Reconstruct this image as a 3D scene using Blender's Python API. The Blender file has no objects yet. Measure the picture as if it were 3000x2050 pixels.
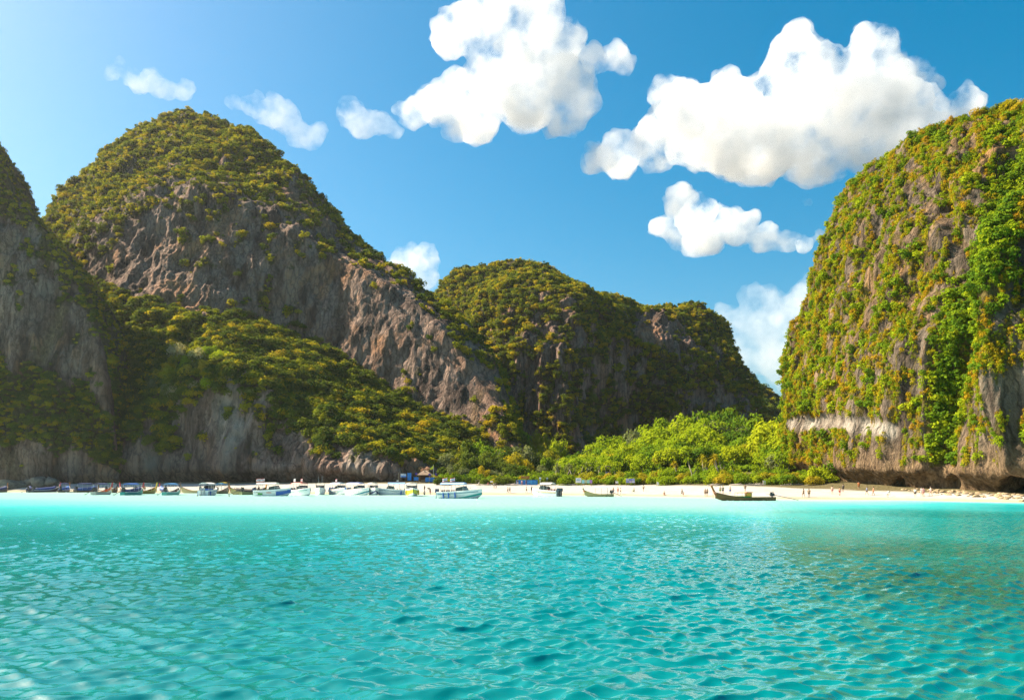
import bpy, bmesh, math, random
import numpy as np
from mathutils import Vector, Matrix

# ------------------------------------------------------------------ camera, sky, sun, exposure
scene = bpy.context.scene
F, CX, HY, CH = 2355.0, 1500.0, 1413.0, 3.2      # focal length / principal column / horizon row in photo pixels, eye height
cam_d = bpy.data.cameras.new("camera")
cam_d.sensor_width = 36.0
cam_d.lens = 36.0 * F / 3000.0
cam_d.shift_y = (HY - 1025.0) / 3000.0
cam_d.clip_start = 0.2
cam_d.clip_end = 40000
cam = bpy.data.objects.new("camera", cam_d)
scene.collection.objects.link(cam)
cam.location = (0, 0, CH)
cam.rotation_euler = (math.radians(90), 0, 0)
scene.camera = cam

SUN_AZ, SUN_EL = math.radians(-69), math.radians(42)     # azimuth from +Y towards +X
sdir = Vector((math.sin(SUN_AZ) * math.cos(SUN_EL), math.cos(SUN_AZ) * math.cos(SUN_EL), math.sin(SUN_EL)))
sun_d = bpy.data.lights.new("sun", 'SUN')
sun_d.energy = 5.0
sun_d.angle = math.radians(0.53)
sun_d.color = (1.0, 0.86, 0.64)
sun = bpy.data.objects.new("sun", sun_d)
scene.collection.objects.link(sun)
sun.rotation_euler = (-sdir).to_track_quat('-Z', 'Y').to_euler()
sun.location = (-300, 200, 500)

world = bpy.data.worlds.new("World")
scene.world = world
world.use_nodes = True
wt = world.node_tree
wt.nodes.clear()
sky = wt.nodes.new("ShaderNodeTexSky")
sky.sky_type = 'NISHITA'
sky.sun_disc = False
sky.sun_elevation = SUN_EL
sky.sun_rotation = SUN_AZ
sky.altitude = 0
sky.air_density = 1.0
sky.dust_density = 1.7
sky.ozone_density = 2.6
hsv = wt.nodes.new("ShaderNodeHueSaturation")
hsv.inputs['Saturation'].default_value = 1.56
hsv.inputs['Hue'].default_value = 0.478
bg = wt.nodes.new("ShaderNodeBackground")
bg.inputs['Strength'].default_value = 0.052
wo = wt.nodes.new("ShaderNodeOutputWorld")
wt.links.new(sky.outputs[0], hsv.inputs['Color'])
wt.links.new(hsv.outputs[0], bg.inputs[0])
wt.links.new(bg.outputs[0], wo.inputs[0])

vs = scene.view_settings
vs.view_transform = 'Standard'
vs.look = 'None'
vs.exposure = 1.72
vs.gamma = 1.0
vs.use_curve_mapping = False
scene.render.engine = 'CYCLES'
cy = scene.cycles
cy.max_bounces = 28
cy.diffuse_bounces = 3
cy.glossy_bounces = 2
cy.transmission_bounces = 2
cy.transparent_max_bounces = 8
cy.volume_bounces = 28
cy.sample_clamp_indirect = 6.0
cy.use_denoising = True
try:
    cy.denoiser = 'OPENIMAGEDENOISE'
    cy.denoising_input_passes = 'RGB_ALBEDO_NORMAL'
    cy.denoising_prefilter = 'NONE'
except Exception:
    pass

# ------------------------------------------------------------------ helpers
COL = scene.collection
rng = np.random.default_rng(7)

def W(px, py, Y):
    return np.array(((px - CX) / F * Y, Y, CH + (HY - py) / F * Y))

def to_px(P):
    return CX + F * P[..., 0] / P[..., 1], HY - F * (P[..., 2] - CH) / P[..., 1]

def sstep(a, b, x):
    t = np.clip((x - a) / (b - a), 0, 1)
    return t * t * (3 - 2 * t)

_perm = np.random.default_rng(3).permutation(512).astype(np.int64)
_g = np.random.default_rng(4).normal(size=(512, 3))
_g /= np.linalg.norm(_g, axis=1)[:, None]
def noise3(x, y, z):
    """gradient noise, about -0.7..0.7"""
    x, y, z = np.broadcast_arrays(np.asarray(x, float), np.asarray(y, float), np.asarray(z, float))
    xi, yi, zi = np.floor(x).astype(np.int64), np.floor(y).astype(np.int64), np.floor(z).astype(np.int64)
    xf, yf, zf = x - xi, y - yi, z - zi
    u, v, w = [t * t * t * (t * (t * 6 - 15) + 10) for t in (xf, yf, zf)]
    out = 0
    for dx in (0, 1):
        for dy in (0, 1):
            for dz in (0, 1):
                h = _perm[(_perm[(_perm[(xi + dx) & 511] + yi + dy) & 511] + zi + dz) & 511]
                g = _g[h]
                d = g[..., 0] * (xf - dx) + g[..., 1] * (yf - dy) + g[..., 2] * (zf - dz)
                out = out + d * (u if dx else 1 - u) * (v if dy else 1 - v) * (w if dz else 1 - w)
    return out

def fbm(x, y, z, octv=4, gain=0.5):
    a, s, f = 1.0, 0, 1.0
    for i in range(octv):
        s = s + a * noise3(x * f + 17.3 * i, y * f - 9.1 * i, z * f + 4.7 * i)
        a *= gain
        f *= 2.03
    return s

def mesh_from(name, verts, faces, smooth=False):
    """verts (n,3), faces (m,k) all of one size"""
    verts = np.asarray(verts, np.float32)
    faces = np.asarray(faces, np.int32)
    me = bpy.data.meshes.new(name)
    me.vertices.add(len(verts))
    me.vertices.foreach_set("co", verts.ravel())
    m, k = faces.shape
    me.loops.add(m * k)
    me.loops.foreach_set("vertex_index", faces.ravel())
    me.polygons.add(m)
    me.polygons.foreach_set("loop_start", np.arange(0, m * k, k, dtype=np.int32))
    if smooth:
        me.polygons.foreach_set("use_smooth", np.ones(m, bool))
    me.update(calc_edges=True)
    me.validate()
    return me

def grid_faces(nu, nv, wrap=False):
    i = np.arange(nu if wrap else nu - 1)[:, None]
    j = np.arange(nv - 1)[None, :]
    i2 = (i + 1) % nu
    a = i * nv + j; b = i2 * nv + j; c = i2 * nv + j + 1; d = i * nv + j + 1
    return np.stack([a, b, c, d], -1).reshape(-1, 4)

def attr(me, name, data, typ='FLOAT', dom='POINT'):
    at = me.attributes.new(name, typ, dom)
    if typ == 'FLOAT':
        at.data.foreach_set("value", np.asarray(data, np.float32).ravel())
    elif typ == 'INT':
        at.data.foreach_set("value", np.asarray(data, np.int32).ravel())
    elif typ == 'FLOAT_VECTOR':
        at.data.foreach_set("vector", np.asarray(data, np.float32).ravel())
    elif typ == 'FLOAT_COLOR':
        at.data.foreach_set("color", np.asarray(data, np.float32).ravel())

def obj(name, me, mat=None, parent=None, loc=None):
    o = bpy.data.objects.new(name, me)
    COL.objects.link(o)
    if mat is not None and me is not None:
        if len(me.materials) == 0:
            me.materials.append(mat)
    if parent is not None:
        o.parent = parent
    if loc is not None:
        o.location = loc
    return o

def tag(o, label=None, cat=None, group=None, kind=None):
    if label: o["label"] = label
    if cat: o["category"] = cat
    if group: o["group"] = group
    if kind: o["kind"] = kind
    return o

# ---- node material helper
class NT:
    def __init__(s, name):
        s.m = bpy.data.materials.new(name)
        s.m.use_nodes = True
        s.t = s.m.node_tree
        s.t.nodes.clear()
        s.out = s.t.nodes.new("ShaderNodeOutputMaterial")
    def n(s, typ, **kw):
        nd = s.t.nodes.new("ShaderNode" + typ)
        for k, v in kw.items():
            if k.startswith("_"):
                setattr(nd, k[1:], v)
        for k, v in kw.items():
            if not k.startswith("_"):
                sock = nd.inputs[int(k[1:])] if k[0] == 'i' and k[1:].isdigit() else nd.inputs[k.replace("__", " ")]
                if isinstance(v, bpy.types.NodeSocket):
                    s.t.links.new(v, sock)
                else:
                    sock.default_value = v
        return nd
    def link(s, a, b):
        s.t.links.new(a, b)
    def ramp(s, fac, stops, interp='LINEAR'):
        r = s.t.nodes.new("ShaderNodeValToRGB")
        r.color_ramp.interpolation = interp
        e = r.color_ramp.elements
        while len(e) < len(stops):
            e.new(0.5)
        for el, (p, c) in zip(e, stops):
            el.position = p
            el.color = (*c, 1) if len(c) == 3 else c
        s.link(fac, r.inputs[0])
        return r.outputs[0]
    def mix(s, fac, a, b, mode='MIX'):
        m = s.t.nodes.new("ShaderNodeMix")
        m.data_type = 'RGBA'
        m.blend_type = mode
        for sock, v in ((m.inputs[0], fac), (m.inputs[6], a), (m.inputs[7], b)):
            if isinstance(v, bpy.types.NodeSocket): s.link(v, sock)
            elif isinstance(v, (int, float)): sock.default_value = v
            else: sock.default_value = (*v, 1)
        return m.outputs[2]
    def math(s, op, a, b=0.0, c=None, clamp=False):
        m = s.t.nodes.new("ShaderNodeMath")
        m.operation = op
        m.use_clamp = clamp
        for sock, v in zip(m.inputs, (a, b, c)):
            if v is None: continue
            if isinstance(v, bpy.types.NodeSocket): s.link(v, sock)
            else: sock.default_value = v
        return m.outputs[0]
    def attr(s, name, typ='GEOMETRY'):
        return s.n("Attribute", _attribute_name=name, _attribute_type=typ)
    def noise(s, vec, scale, detail=4, rough=0.55, scl=None):
        if scl is not None:
            mp = s.n("Mapping", i0=vec)
            mp.inputs['Scale'].default_value = scl
            vec = mp.outputs[0]
        nd = s.n("TexNoise", Vector=vec, Scale=scale, Detail=detail, Roughness=rough)
        return nd.outputs['Fac']
    def surf(s, sock):
        s.link(sock, s.out.inputs['Surface'])
        return s.m

_plain = {}
def plain(name, col, rough=0.6, metal=0.0, var=0.12, scale=3.0, spec=0.4):
    """painted / plastic / wood surface with mottled wear"""
    if name in _plain: return _plain[name]
    t = NT(name)
    co = t.n("TexCoord").outputs['Object']
    nz = t.noise(co, scale, 5)
    c = t.mix(t.math('MULTIPLY', nz, 1.0), tuple(max(0, v * (1 - var * 1.6)) for v in col), tuple(min(1, v * (1 + var)) for v in col))
    r = t.math('MULTIPLY_ADD', nz, 0.25, rough - 0.12)
    p = t.n("BsdfPrincipled", Base__Color=c, Roughness=r, Metallic=metal)
    p.inputs['Specular IOR Level'].default_value = spec
    _plain[name] = t.surf(p.outputs[0])
    return _plain[name]
# ------------------------------------------------------------------ shoreline and ground
_sh = [(-3000, 700), (-600, 360), (-300, 305)]
for px, py in [(0, 1440), (600, 1443), (1100, 1447), (1700, 1449.5), (2000, 1454), (2300, 1461), (2600, 1463), (3000, 1471)]:
    Y = F * CH / (py - HY)
    _sh.append(((px - CX) / F * Y, Y))
_sh += [(100, 108), (140, 60), (300, -60), (3000, -1600)]
_sh = np.array(_sh)
def shore_y(x):
    return np.interp(x, _sh[:, 0], _sh[:, 1])
def beach_w(x):
    return np.interp(x, [-300, -178, -96, -38, 18, 45, 60, 72, 90], [14, 15, 24, 34, 36, 38, 34, 20, 12])
def beach_h(x):
    return np.interp(x, [-178, -38, 18, 55, 72, 90], [2.6, 2.9, 2.5, 2.4, 1.5, 0.9])
def ground_z(x, y):
    x = np.asarray(x, float); y = np.asarray(y, float)
    d = y - shore_y(x)
    w = beach_w(x); h = beach_h(x)
    up = h * np.clip(d / w, 0, 1) ** 0.8 + 0.05 * np.clip(d - w, 0, 120)
    up = up + 5 * np.exp(-((x - 88) / 42) ** 2 - ((y - 300) / 60) ** 2) * sstep(0, 40, d - w)
    dn = np.maximum(0.09 * d, -7.0)
    return np.where(d > 0, up, dn) + np.where(d > 2, 0.10 * noise3(x / 6, y / 6, 0.5) + 0.05 * noise3(x / 1.7, y / 1.7, 3.5), 0)

def axis(parts):
    out = [np.arange(a, b, s) for a, b, s in parts]
    return np.unique(np.round(np.concatenate(out), 4))
gx = axis([(-2600, -300, 110), (-300, -200, 6), (-200, 130, 1.3), (130, 260, 6), (260, 2601, 110)])
gy = axis([(-2600, 60, 140), (60, 120, 6), (120, 330, 1.3), (330, 700, 8), (700, 2601, 110)])
GX, GY = np.meshgrid(gx, gy, indexing='ij')
GZ = ground_z(GX, GY)
gm = mesh_from("ground", np.stack([GX, GY, GZ], -1).reshape(-1, 3), grid_faces(len(gx), len(gy)), True)
gd = GY - shore_y(GX)
attr(gm, "inland", sstep(-3, 5, gd - beach_w(GX) + 5 * noise3(GX / 9, GY / 9, 1.2)))
attr(gm, "wet", 1 - sstep(1.0, 5.0, gd + 1.2 * noise3(GX / 8, GY / 8, 7.7)))
t = NT("sand")
co = t.n("TexCoord").outputs['Object']
n1 = t.noise(co, 0.35, 6, 0.6)
n2 = t.noise(co, 2.5, 4)
sand = t.ramp(n1, [(0.3, (0.31, 0.295, 0.275)), (0.7, (0.41, 0.395, 0.375))])
sand = t.mix(t.math('MULTIPLY', n2, 0.25), sand, (0.31, 0.28, 0.24))
sand = t.mix(t.math('MULTIPLY', t.attr("wet").outputs['Fac'], 0.75), sand, (0.27, 0.25, 0.15))
litter = t.ramp(n2, [(0.3, (0.05, 0.045, 0.02)), (0.6, (0.12, 0.10, 0.05)), (0.8, (0.3, 0.25, 0.16))])
c = t.mix(t.attr("inland").outputs['Fac'], sand, litter)
p = t.n("BsdfPrincipled", Base__Color=c, Roughness=0.95)
p.inputs['Specular IOR Level'].default_value = 0.1
b = t.n("Bump", Height=t.noise(co, 1.6, 6, 0.65), Strength=0.35, Distance=0.3)
t.link(b.outputs[0], p.inputs['Normal'])
MSAND = t.surf(p.outputs[0])
tag(obj("ground", gm, MSAND), kind="structure", label="white sand beach running into the forest floor")

# ------------------------------------------------------------------ water
def build_water():
    r = [0.5, 2, 4]
    y = 6.0
    while y < 330:
        r.append(y)
        y += min(max(0.07, 0.0042 * y), 0.62)
    r += [345, 380, 430, 520, 650, 850, 1150, 1600, 2100, 2580]
    r = np.array(r)
    a = np.concatenate([np.radians(np.linspace(-38.5, 38.5, 640)), np.radians(np.linspace(40, 320, 90))])
    A, R = np.meshgrid(a, r, indexing='ij')
    X, Y = R * np.sin(A), R * np.cos(A)
    d = shore_y(X) - Y                     # distance off the shore
    Z = np.zeros_like(X); DX = np.zeros_like(X); DY = np.zeros_like(X)
    wr = np.random.default_rng(11)
    amp = 0.22 + 0.78 * sstep(2, 45, d)
    amp = amp * np.where(R > 340, 0, 1)
    gust = 0.75 + 0.5 * fbm(X / 35, Y / 35, 0.3, 2)
    for i in range(54):
        lam = 0.22 * (1.9 / 0.22) ** (i / 53.0)
        th = wr.normal(0.0, 0.55) + 0.18
        k = 2 * math.pi / lam
        kx, ky = k * math.sin(th), -k * math.cos(th)
        ph = wr.uniform(0, 6.28)
        slope = 0.094 if lam < 0.75 else (0.06 if lam < 1.1 else 0.024)
        s_amp = slope / k
        phase = kx * X + ky * Y + ph + 0.8 * noise3(X / (lam * 5), Y / (lam * 5), i * 1.7)
        Z += s_amp * np.sin(phase)
        cc = 0.7 * s_amp * np.cos(phase)
        DX += cc * math.sin(th); DY -= cc * math.cos(th)
    Z *= amp * gust; DX *= amp * gust; DY *= amp * gust
    P = np.stack([X + DX, Y + DY, Z], -1)
    nu, nv = X.shape
    faces = grid_faces(nu, nv, wrap=True)
    me = mesh_from("water", P.reshape(-1, 3), faces, True)
    # colour of the water body: pale over shallow sand with reflected sky put into it, teal where deep, dark green over reef patches
    px, py = CX + F * X / np.maximum(Y, 1), HY + F * CH / np.maximum(Y, 1)
    dn = d + 10 * fbm(X / 40, Y / 25, 2.0, 3)
    d0 = np.interp(X, [-140, -60, -10, 25, 45, 70], [120, 135, 150, 135, 70, 25])
    deep = 0.12 * sstep(0, 40, dn) + 0.88 * sstep(d0 - 55, d0 + 75, dn)
    rn = fbm(X / 9 + 3, Y / 12, 5.0, 3)
    reef = (1 - sstep(0.55, 1.15, np.hypot((X - 19) / 13, (Y - 27) / 19) + 0.5 * rn)) * np.clip(0.75 + 0.9 * rn, 0, 1)
    reef += 0.35 * (1 - sstep(0.5, 1.1, np.hypot((X - 44) / 17, (Y - 86) / 14) + 0.4 * rn))
    reef += 0.35 * (1 - sstep(0.5, 1.1, np.hypot((X + 9) / 8, (Y - 24) / 7) + 0.6 * rn))
    attr(me, "depth", deep)
    attr(me, "reef", np.clip(reef, 0, 1))
    attr(me, "edge", 1 - sstep(0, 9, d + 2.0 * noise3(X / 7, Y / 4, 1.0)))
    attr(me, "far", sstep(25, 130, R))
    t = NT("sea_water")
    dp = t.attr("depth").outputs['Fac']
    body = t.ramp(dp, [(0.0, (0.33, 0.47, 0.42)), (0.14, (0.22, 0.44, 0.43)), (0.4, (0.04, 0.40, 0.42)), (0.7, (0.0, 0.225, 0.235)), (1.0, (0.0, 0.13, 0.125))])
    co = t.n("TexCoord").outputs['Object']
    body = t.mix(t.math('MULTIPLY', t.attr("reef").outputs['Fac'], 0.8), body, (0.004, 0.075, 0.05))
    body = t.mix(t.math('MULTIPLY', t.attr("edge").outputs['Fac'], 0.7), body, (0.36, 0.40, 0.24))
    bmp = t.n("Bump", Height=t.noise(co, 5.0, 3, 0.65, scl=(0.7, 1.3, 1)), Strength=0.3, Distance=0.03)
    dif = t.n("BsdfDiffuse", Color=body)
    t.link(bmp.outputs[0], dif.inputs['Normal'])
    gl = t.n("BsdfGlossy", Color=(1, 1, 1, 1), Roughness=t.math('MULTIPLY_ADD', t.attr("far").outputs['Fac'], 0.10, 0.07))
    t.link(bmp.outputs[0], gl.inputs['Normal'])
    fr = t.n("Fresnel", IOR=2.15)
    t.link(bmp.outputs[0], fr.inputs['Normal'])
    fac = t.math('MINIMUM', fr.outputs[0], t.math('MULTIPLY_ADD', t.attr("far").outputs['Fac'], -0.44, 0.70))
    mx = t.n("MixShader", i0=fac, i1=dif.outputs[0], i2=gl.outputs[0])
    return tag(obj("water", me, t.surf(mx.outputs[0])), kind="structure", label="turquoise bay water ruffled by small waves")
build_water()

# ------------------------------------------------------------------ rock and cliffs
def rock_mat(name, light, mid, dark, warm, warm_amt, veg_col, streak=1.0):
    t = NT(name)
    co = t.n("TexCoord").outputs['Object']
    big = t.noise(co, 0.035, 4, 0.6)
    vert = t.noise(co, 0.22, 5, 0.62, scl=(1, 1, 0.16))
    fine = t.noise(co, 0.9, 6, 0.70, scl=(1, 1, 0.62))
    stain = t.noise(co, 0.12, 5, 0.6, scl=(1, 1, 0.10))
    c = t.ramp(t.math('MULTIPLY_ADD', fine, 0.55, t.math('MULTIPLY', vert, 0.5)),
               [(0.36, dark), (0.5, mid), (0.64, light)])
    c = t.mix(t.ramp(stain, [(0.48, (0, 0, 0)), (0.6, (0.95 * streak,) * 3)]), c, dark)
    st2 = t.noise(co, 0.16, 4, 0.6, scl=(1, 1, 0.07))
    c = t.mix(t.math('MULTIPLY', t.ramp(st2, [(0.5, (0, 0, 0)), (0.62, (1, 1, 1))]), 0.55), c, light)
    c = t.mix(t.math('MULTIPLY', t.ramp(t.noise(co, 0.05, 3, 0.6, scl=(1, 1, 0.4)), [(0.5, (0, 0, 0)), (0.68, (1, 1, 1))]), 0.55), c, tuple(0.5 * (a_ + b_) for a_, b_ in zip(mid, warm)))
    wm = t.math('MULTIPLY', t.ramp(t.math('MULTIPLY_ADD', big, 0.6, t.math('MULTIPLY', vert, 0.4)), [(0.52, (0, 0, 0)), (0.66, (1, 1, 1))]), warm_amt)
    c = t.mix(wm, c, warm)
    wob = t.n("VectorMath", _operation='MULTIPLY_ADD', i0=t.n("TexNoise", Vector=co, Scale=0.5, Detail=2.0).outputs['Color'], i1=(1.6, 1.6, 1.6), i2=co)
    mpv = t.n("Mapping", i0=wob.outputs[0]); mpv.inputs['Scale'].default_value = (1, 1, 0.11)
    vor = t.n("TexVoronoi", _feature='DISTANCE_TO_EDGE', Vector=mpv.outputs[0], Scale=0.42)
    crack = t.ramp(vor.outputs['Distance'], [(0.0, (1, 1, 1)), (0.07, (0.25, 0.25, 0.25)), (0.16, (0, 0, 0))])
    c = t.mix(t.math('MULTIPLY', crack, 0.6), c, tuple(0.45 * q for q in dark))
    bare = t.attr("bare").outputs['Fac']
    c = t.mix(bare, c, t.ramp(vert, [(0.38, (0.14, 0.11, 0.09)), (0.5, (0.30, 0.26, 0.22)), (0.64, (0.42, 0.38, 0.33))]))
    tan = t.attr("tan").outputs['Fac']
    c = t.mix(tan, c, t.ramp(fine, [(0.36, (0.06, 0.04, 0.025)), (0.52, (0.20, 0.13, 0.07)), (0.7, (0.36, 0.25, 0.14))]))
    vegc = t.ramp(fine, [(0.35, tuple(0.5 * v for v in veg_col)), (0.65, veg_col)])
    c = t.mix(t.math('MULTIPLY', t.attr("veg").outputs['Fac'], 0.9), c, vegc)
    p = t.n("BsdfPrincipled", Base__Color=c, Roughness=0.92)
    p.inputs['Specular IOR Level'].default_value = 0.15
    hgt = t.math('ADD', t.math('MULTIPLY_ADD', t.math('MINIMUM', vor.outputs['Distance'], 0.2), 1.6, fine), t.math('MULTIPLY', t.noise(co, 2.6, 4, 0.6, scl=(1, 1, 0.5)), 0.35))
    b = t.n("Bump", Height=hgt, Strength=0.9, Distance=1.6)
    t.link(b.outputs[0], p.inputs['Normal'])
    return t.surf(p.outputs[0])

def rail(tab, ts):
    tab = np.array(tab, float)
    return np.stack([np.interp(ts, tab[:, 0], tab[:, k]) for k in range(1, tab.shape[1])], -1)

def gsmooth(a, sig, axis):
    if sig <= 0: return a
    n = int(3 * sig)
    k = np.exp(-0.5 * (np.arange(-n, n + 1) / sig) ** 2); k /= k.sum()
    pad = [(0, 0)] * a.ndim; pad[axis] = (n, n)
    b = np.pad(a, pad, mode='edge')
    out = np.zeros_like(a)
    for i, w in enumerate(k):
        sl = [slice(None)] * a.ndim; sl[axis] = slice(i, i + a.shape[axis])
        out += w * b[tuple(sl)]
    return out

def loft(ts, rails, rows, sig_v=3, sig_u=0):
    """rails: list of (n,3) world polylines, rows: rows between successive rails"""
    P, vv = [], []
    for k in range(len(rails) - 1):
        n = rows[k]
        f = (np.arange(n) / n)[None, :, None]
        P.append(rails[k][:, None] * (1 - f) + rails[k + 1][:, None] * f)
        vv.append(k + np.arange(n) / n)
    P.append(rails[-1][:, None]); vv.append([len(rails) - 1])
    P = np.concatenate(P, 1); vv = np.concatenate(vv)
    first = P[:, :1].copy()
    P = gsmooth(P, sig_v, 1)
    P[:, :1] = first
    if sig_u: P = gsmooth(P, sig_u, 0)
    return P, vv

def normals(P):
    du = np.gradient(P, axis=0); dv = np.gradient(P, axis=1)
    n = np.cross(du, dv)
    n /= np.linalg.norm(n, axis=-1, keepdims=True) + 1e-9
    return n

def pxw(tab):
    """(t,px,py,Y) rows -> (t,x,y,z)"""
    out = []
    for t_, px, py, Y in tab:
        out.append((t_, *W(px, py, Y)))
    return out

def displace(P, big=6.0, med=2.6, small=0.9, seed=0, flat=None):
    n = normals(gsmooth(gsmooth(P, 4, 0), 4, 1))
    x, y, z = P[..., 0] + seed * 31.7, P[..., 1], P[..., 2]
    d = big * fbm(x / 42, y / 42, z / 80, 2) * 1.3
    d += med * 1.5 * fbm(x / 11, y / 11, z / 70, 3)                     # vertical buttresses and flutes
    rid = 1 - np.abs(fbm(x / 5.5, y / 5.5, z / 80, 3)) * 2.2
    d += small * 1.6 * rid
    rid2 = 1 - np.abs(fbm(x / 2.1, y / 2.1, z / 26.0, 2)) * 2.4
    d += small * 0.7 * rid2
    ledge = fbm(x / 26, y / 26, z / 7, 3)
    d += small * 0.8 * ledge
    if flat is not None: d = d * flat
    return P + n * d[..., None], d

CLIFFS = {}
def build_cliff(name, P, mat, veg, bare=None, tan=None, label=None):
    nu, nv = P.shape[:2]
    me = mesh_from(name, P.reshape(-1, 3), grid_faces(nu, nv), False)
    attr(me, "veg", veg)
    attr(me, "bare", bare if bare is not None else np.zeros(veg.shape))
    attr(me, "tan", tan if tan is not None else np.zeros(veg.shape))
    CLIFFS[name] = (P, normals(P), veg)
    return tag(obj(name, me, mat), kind="structure", label=label)

def line_dist(px, py, pts):
    """distance in photo pixels from a polyline (used once, to place gullies, spurs and bare patches on the rock)"""
    best = np.full(px.shape, 1e9)
    for (x0, y0), (x1, y1) in zip(pts[:-1], pts[1:]):
        dx, dy = x1 - x0, y1 - y0
        f = np.clip(((px - x0) * dx + (py - y0) * dy) / (dx * dx + dy * dy), 0, 1)
        best = np.minimum(best, np.hypot(px - x0 - f * dx, py - y0 - f * dy))
    return best

ROCK_L = rock_mat("limestone_grey", (0.34, 0.24, 0.19), (0.19, 0.12, 0.095), (0.05, 0.034, 0.03), (0.44, 0.21, 0.10), 0.9, (0.07, 0.065, 0.02))
ROCK_R = rock_mat("limestone_sunny", (0.22, 0.175, 0.135), (0.12, 0.09, 0.068), (0.04, 0.03, 0.024), (0.33, 0.17, 0.05), 0.6, (0.13, 0.10, 0.02), 0.8)

def cover_veg(P, cover, seed, sx=7.0, sz=11.0):
    x, y, z = P[..., 0] + seed * 13.1, P[..., 1], P[..., 2]
    n = fbm(x / sx, y / sx, z / sz, 4, 0.6) + 0.35 * fbm(x / (sx * 4), y / (sx * 4), z / (sz * 4), 2)
    thr = np.interp(cover, [0, 0.1, 0.3, 0.5, 0.7, 0.9, 1.0], [1.3, 0.62, 0.28, 0.05, -0.2, -0.55, -1.5])
    return sstep(-0.08, 0.08, n - thr)

# ---- the great dome
ts = np.concatenate([np.linspace(-160, 0, 30), np.linspace(2, 1610, 520)])
ridge = [(-160, -160, 900, 390), (-60, -60, 800, 410), (60, 60, 690, 432), (110, 110, 640, 444), (135, 135, 600, 450), (200, 200, 530, 462), (260, 260, 482, 474), (330, 330, 412, 488),
         (400, 400, 372, 500), (480, 480, 338, 506), (560, 560, 330, 504), (640, 640, 347, 494), (700, 700, 366, 478), (750, 750, 396, 462), (820, 820, 442, 452), (870, 870, 484, 445),
         (920, 920, 560, 436), (950, 950, 606, 430), (1000, 1000, 658, 422), (1080, 1080, 722, 410), (1150, 1150, 777, 402), (1240, 1240, 832, 390), (1290, 1290, 882, 382), (1350, 1350, 952, 372),
         (1400, 1400, 1042, 360), (1440, 1440, 1112, 350), (1460, 1460, 1182, 342), (1490, 1490, 1242, 335), (1530, 1530, 1322, 322), (1560, 1560, 1372, 315), (1610, 1610, 1405, 304)]
rA = [(-160, -160, 0, 320), (-60, -60, 0, 316), (300, 300, 0, 303), (560, 560, 0, 296), (800, 790, 0, 284), (1000, 960, 0, 272), (1250, 1150, 0, 268), (1440, 1400, 0, 285), (1610, 1606, 0, 300)]
rB = [(-160, -160, 1290, 322), (300, 300, 1285, 308), (450, 450, 1185, 306), (600, 600, 1090, 306), (700, 700, 1085, 303), (850, 840, 1195, 293), (1000, 960, 1280, 279), (1250, 1150, 1365, 274), (1440, 1400, 1380, 290), (1610, 1607, 1407, 301)]
rC = [(-160, -160, 940, 372), (0, 30, 930, 376), (300, 330, 880, 372), (450, 450, 900, 365), (600, 590, 925, 363), (800, 760, 945, 366), (1000, 930, 1010, 363), (1250, 1130, 1150, 347), (1350, 1250, 1215, 338), (1440, 1390, 1290, 325), (1610, 1608, 1406, 302)]
rD = [(-160, -160, 915, 384), (-60, -60, 850, 398), (110, 150, 745, 400), (300, 330, 655, 398), (450, 455, 590, 398), (560, 560, 560, 400), (700, 675, 575, 400), (850, 800, 640, 392), (1000, 965, 745, 382), (1250, 1215, 890, 364), (1350, 1325, 1010, 351), (1440, 1424, 1160, 338), (1610, 1609, 1405, 303)]
def rails_px(tabs, ts):
    out = []
    for tab in tabs:
        q = rail(tab, ts)
        out.append(np.stack([(q[:, 0] - CX) / F * q[:, 2], q[:, 2], CH + (HY - q[:, 1]) / F * q[:, 2]], -1))
    return out
A, B, C, D, E = rails_px([rA, rB, rC, rD, ridge], ts)
A[:, 2] = ground_z(A[:, 0], A[:, 1]) - 1.5
A0 = A.copy(); A0[:, 1] += 4.0                        # undercut foot
Lip = A.copy(); Lip[:, 2] += 6.0; Lip[:, 1] -= 1.0
Lip[:, 2] = np.minimum(Lip[:, 2], 0.5 * (A[:, 2] + B[:, 2]))
Bk = E.copy(); Bk[:, 1] += 70; Bk[:, 2] = E[:, 2] * 0.72
Bb = E.copy(); Bb[:, 1] += 160; Bb[:, 2] = -1
P, vv = loft(ts, [A0, Lip, B, C, D, E, Bk, Bb], [12, 85, 70, 130, 95, 14, 12], 2.5, 2)
px, py = to_px(P)
flat = np.interp(vv, [0, 0.5, 1, 2.9, 3.2, 4.1, 4.5, 5, 5.3, 7], [0.1, 0.3, 0.7, 0.85, 0.6, 0.62, 0.9, 0.8, 0.7, 0.8])[None, :] * sstep(1610, 1450, ts)[:, None] ** 0.5
flat = flat * (1 - 0.42 * sstep(850, 1050, px) * ((vv > 3.0) & (vv < 4.9))[None, :])
P, dd = displace(P, 6.5, 3.6, 1.0, 1, flat)
cover = np.interp(vv, [0, 1, 1.3, 1.8, 2.1, 2.8, 3.15, 3.5, 3.95, 4.2, 5, 7], [0, 0.05, 0.34, 0.5, 0.86, 0.88, 0.48, 0.36, 0.55, 0.78, 0.92, 0.95])[None, :] * np.ones(P.shape[:2])
cover = cover + 0.75 * (1 - sstep(380, 470, px)) * sstep(1340, 1240, py) * (vv[None, :] < 2.2)          # the forested foot on the left
cover = cover + 0.5 * sstep(1150, 1330, px) * sstep(1180, 1260, py)
cover = cover - (0.20 * sstep(560, 720, px) + 0.12 * sstep(850, 1000, px)) * (vv[None, :] > 3.05) * (vv[None, :] < 4.95)
cover = cover - 0.45 * np.exp(-(line_dist(px, py, [(420, 720), (480, 860), (600, 880)]) / 70) ** 2)
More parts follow.
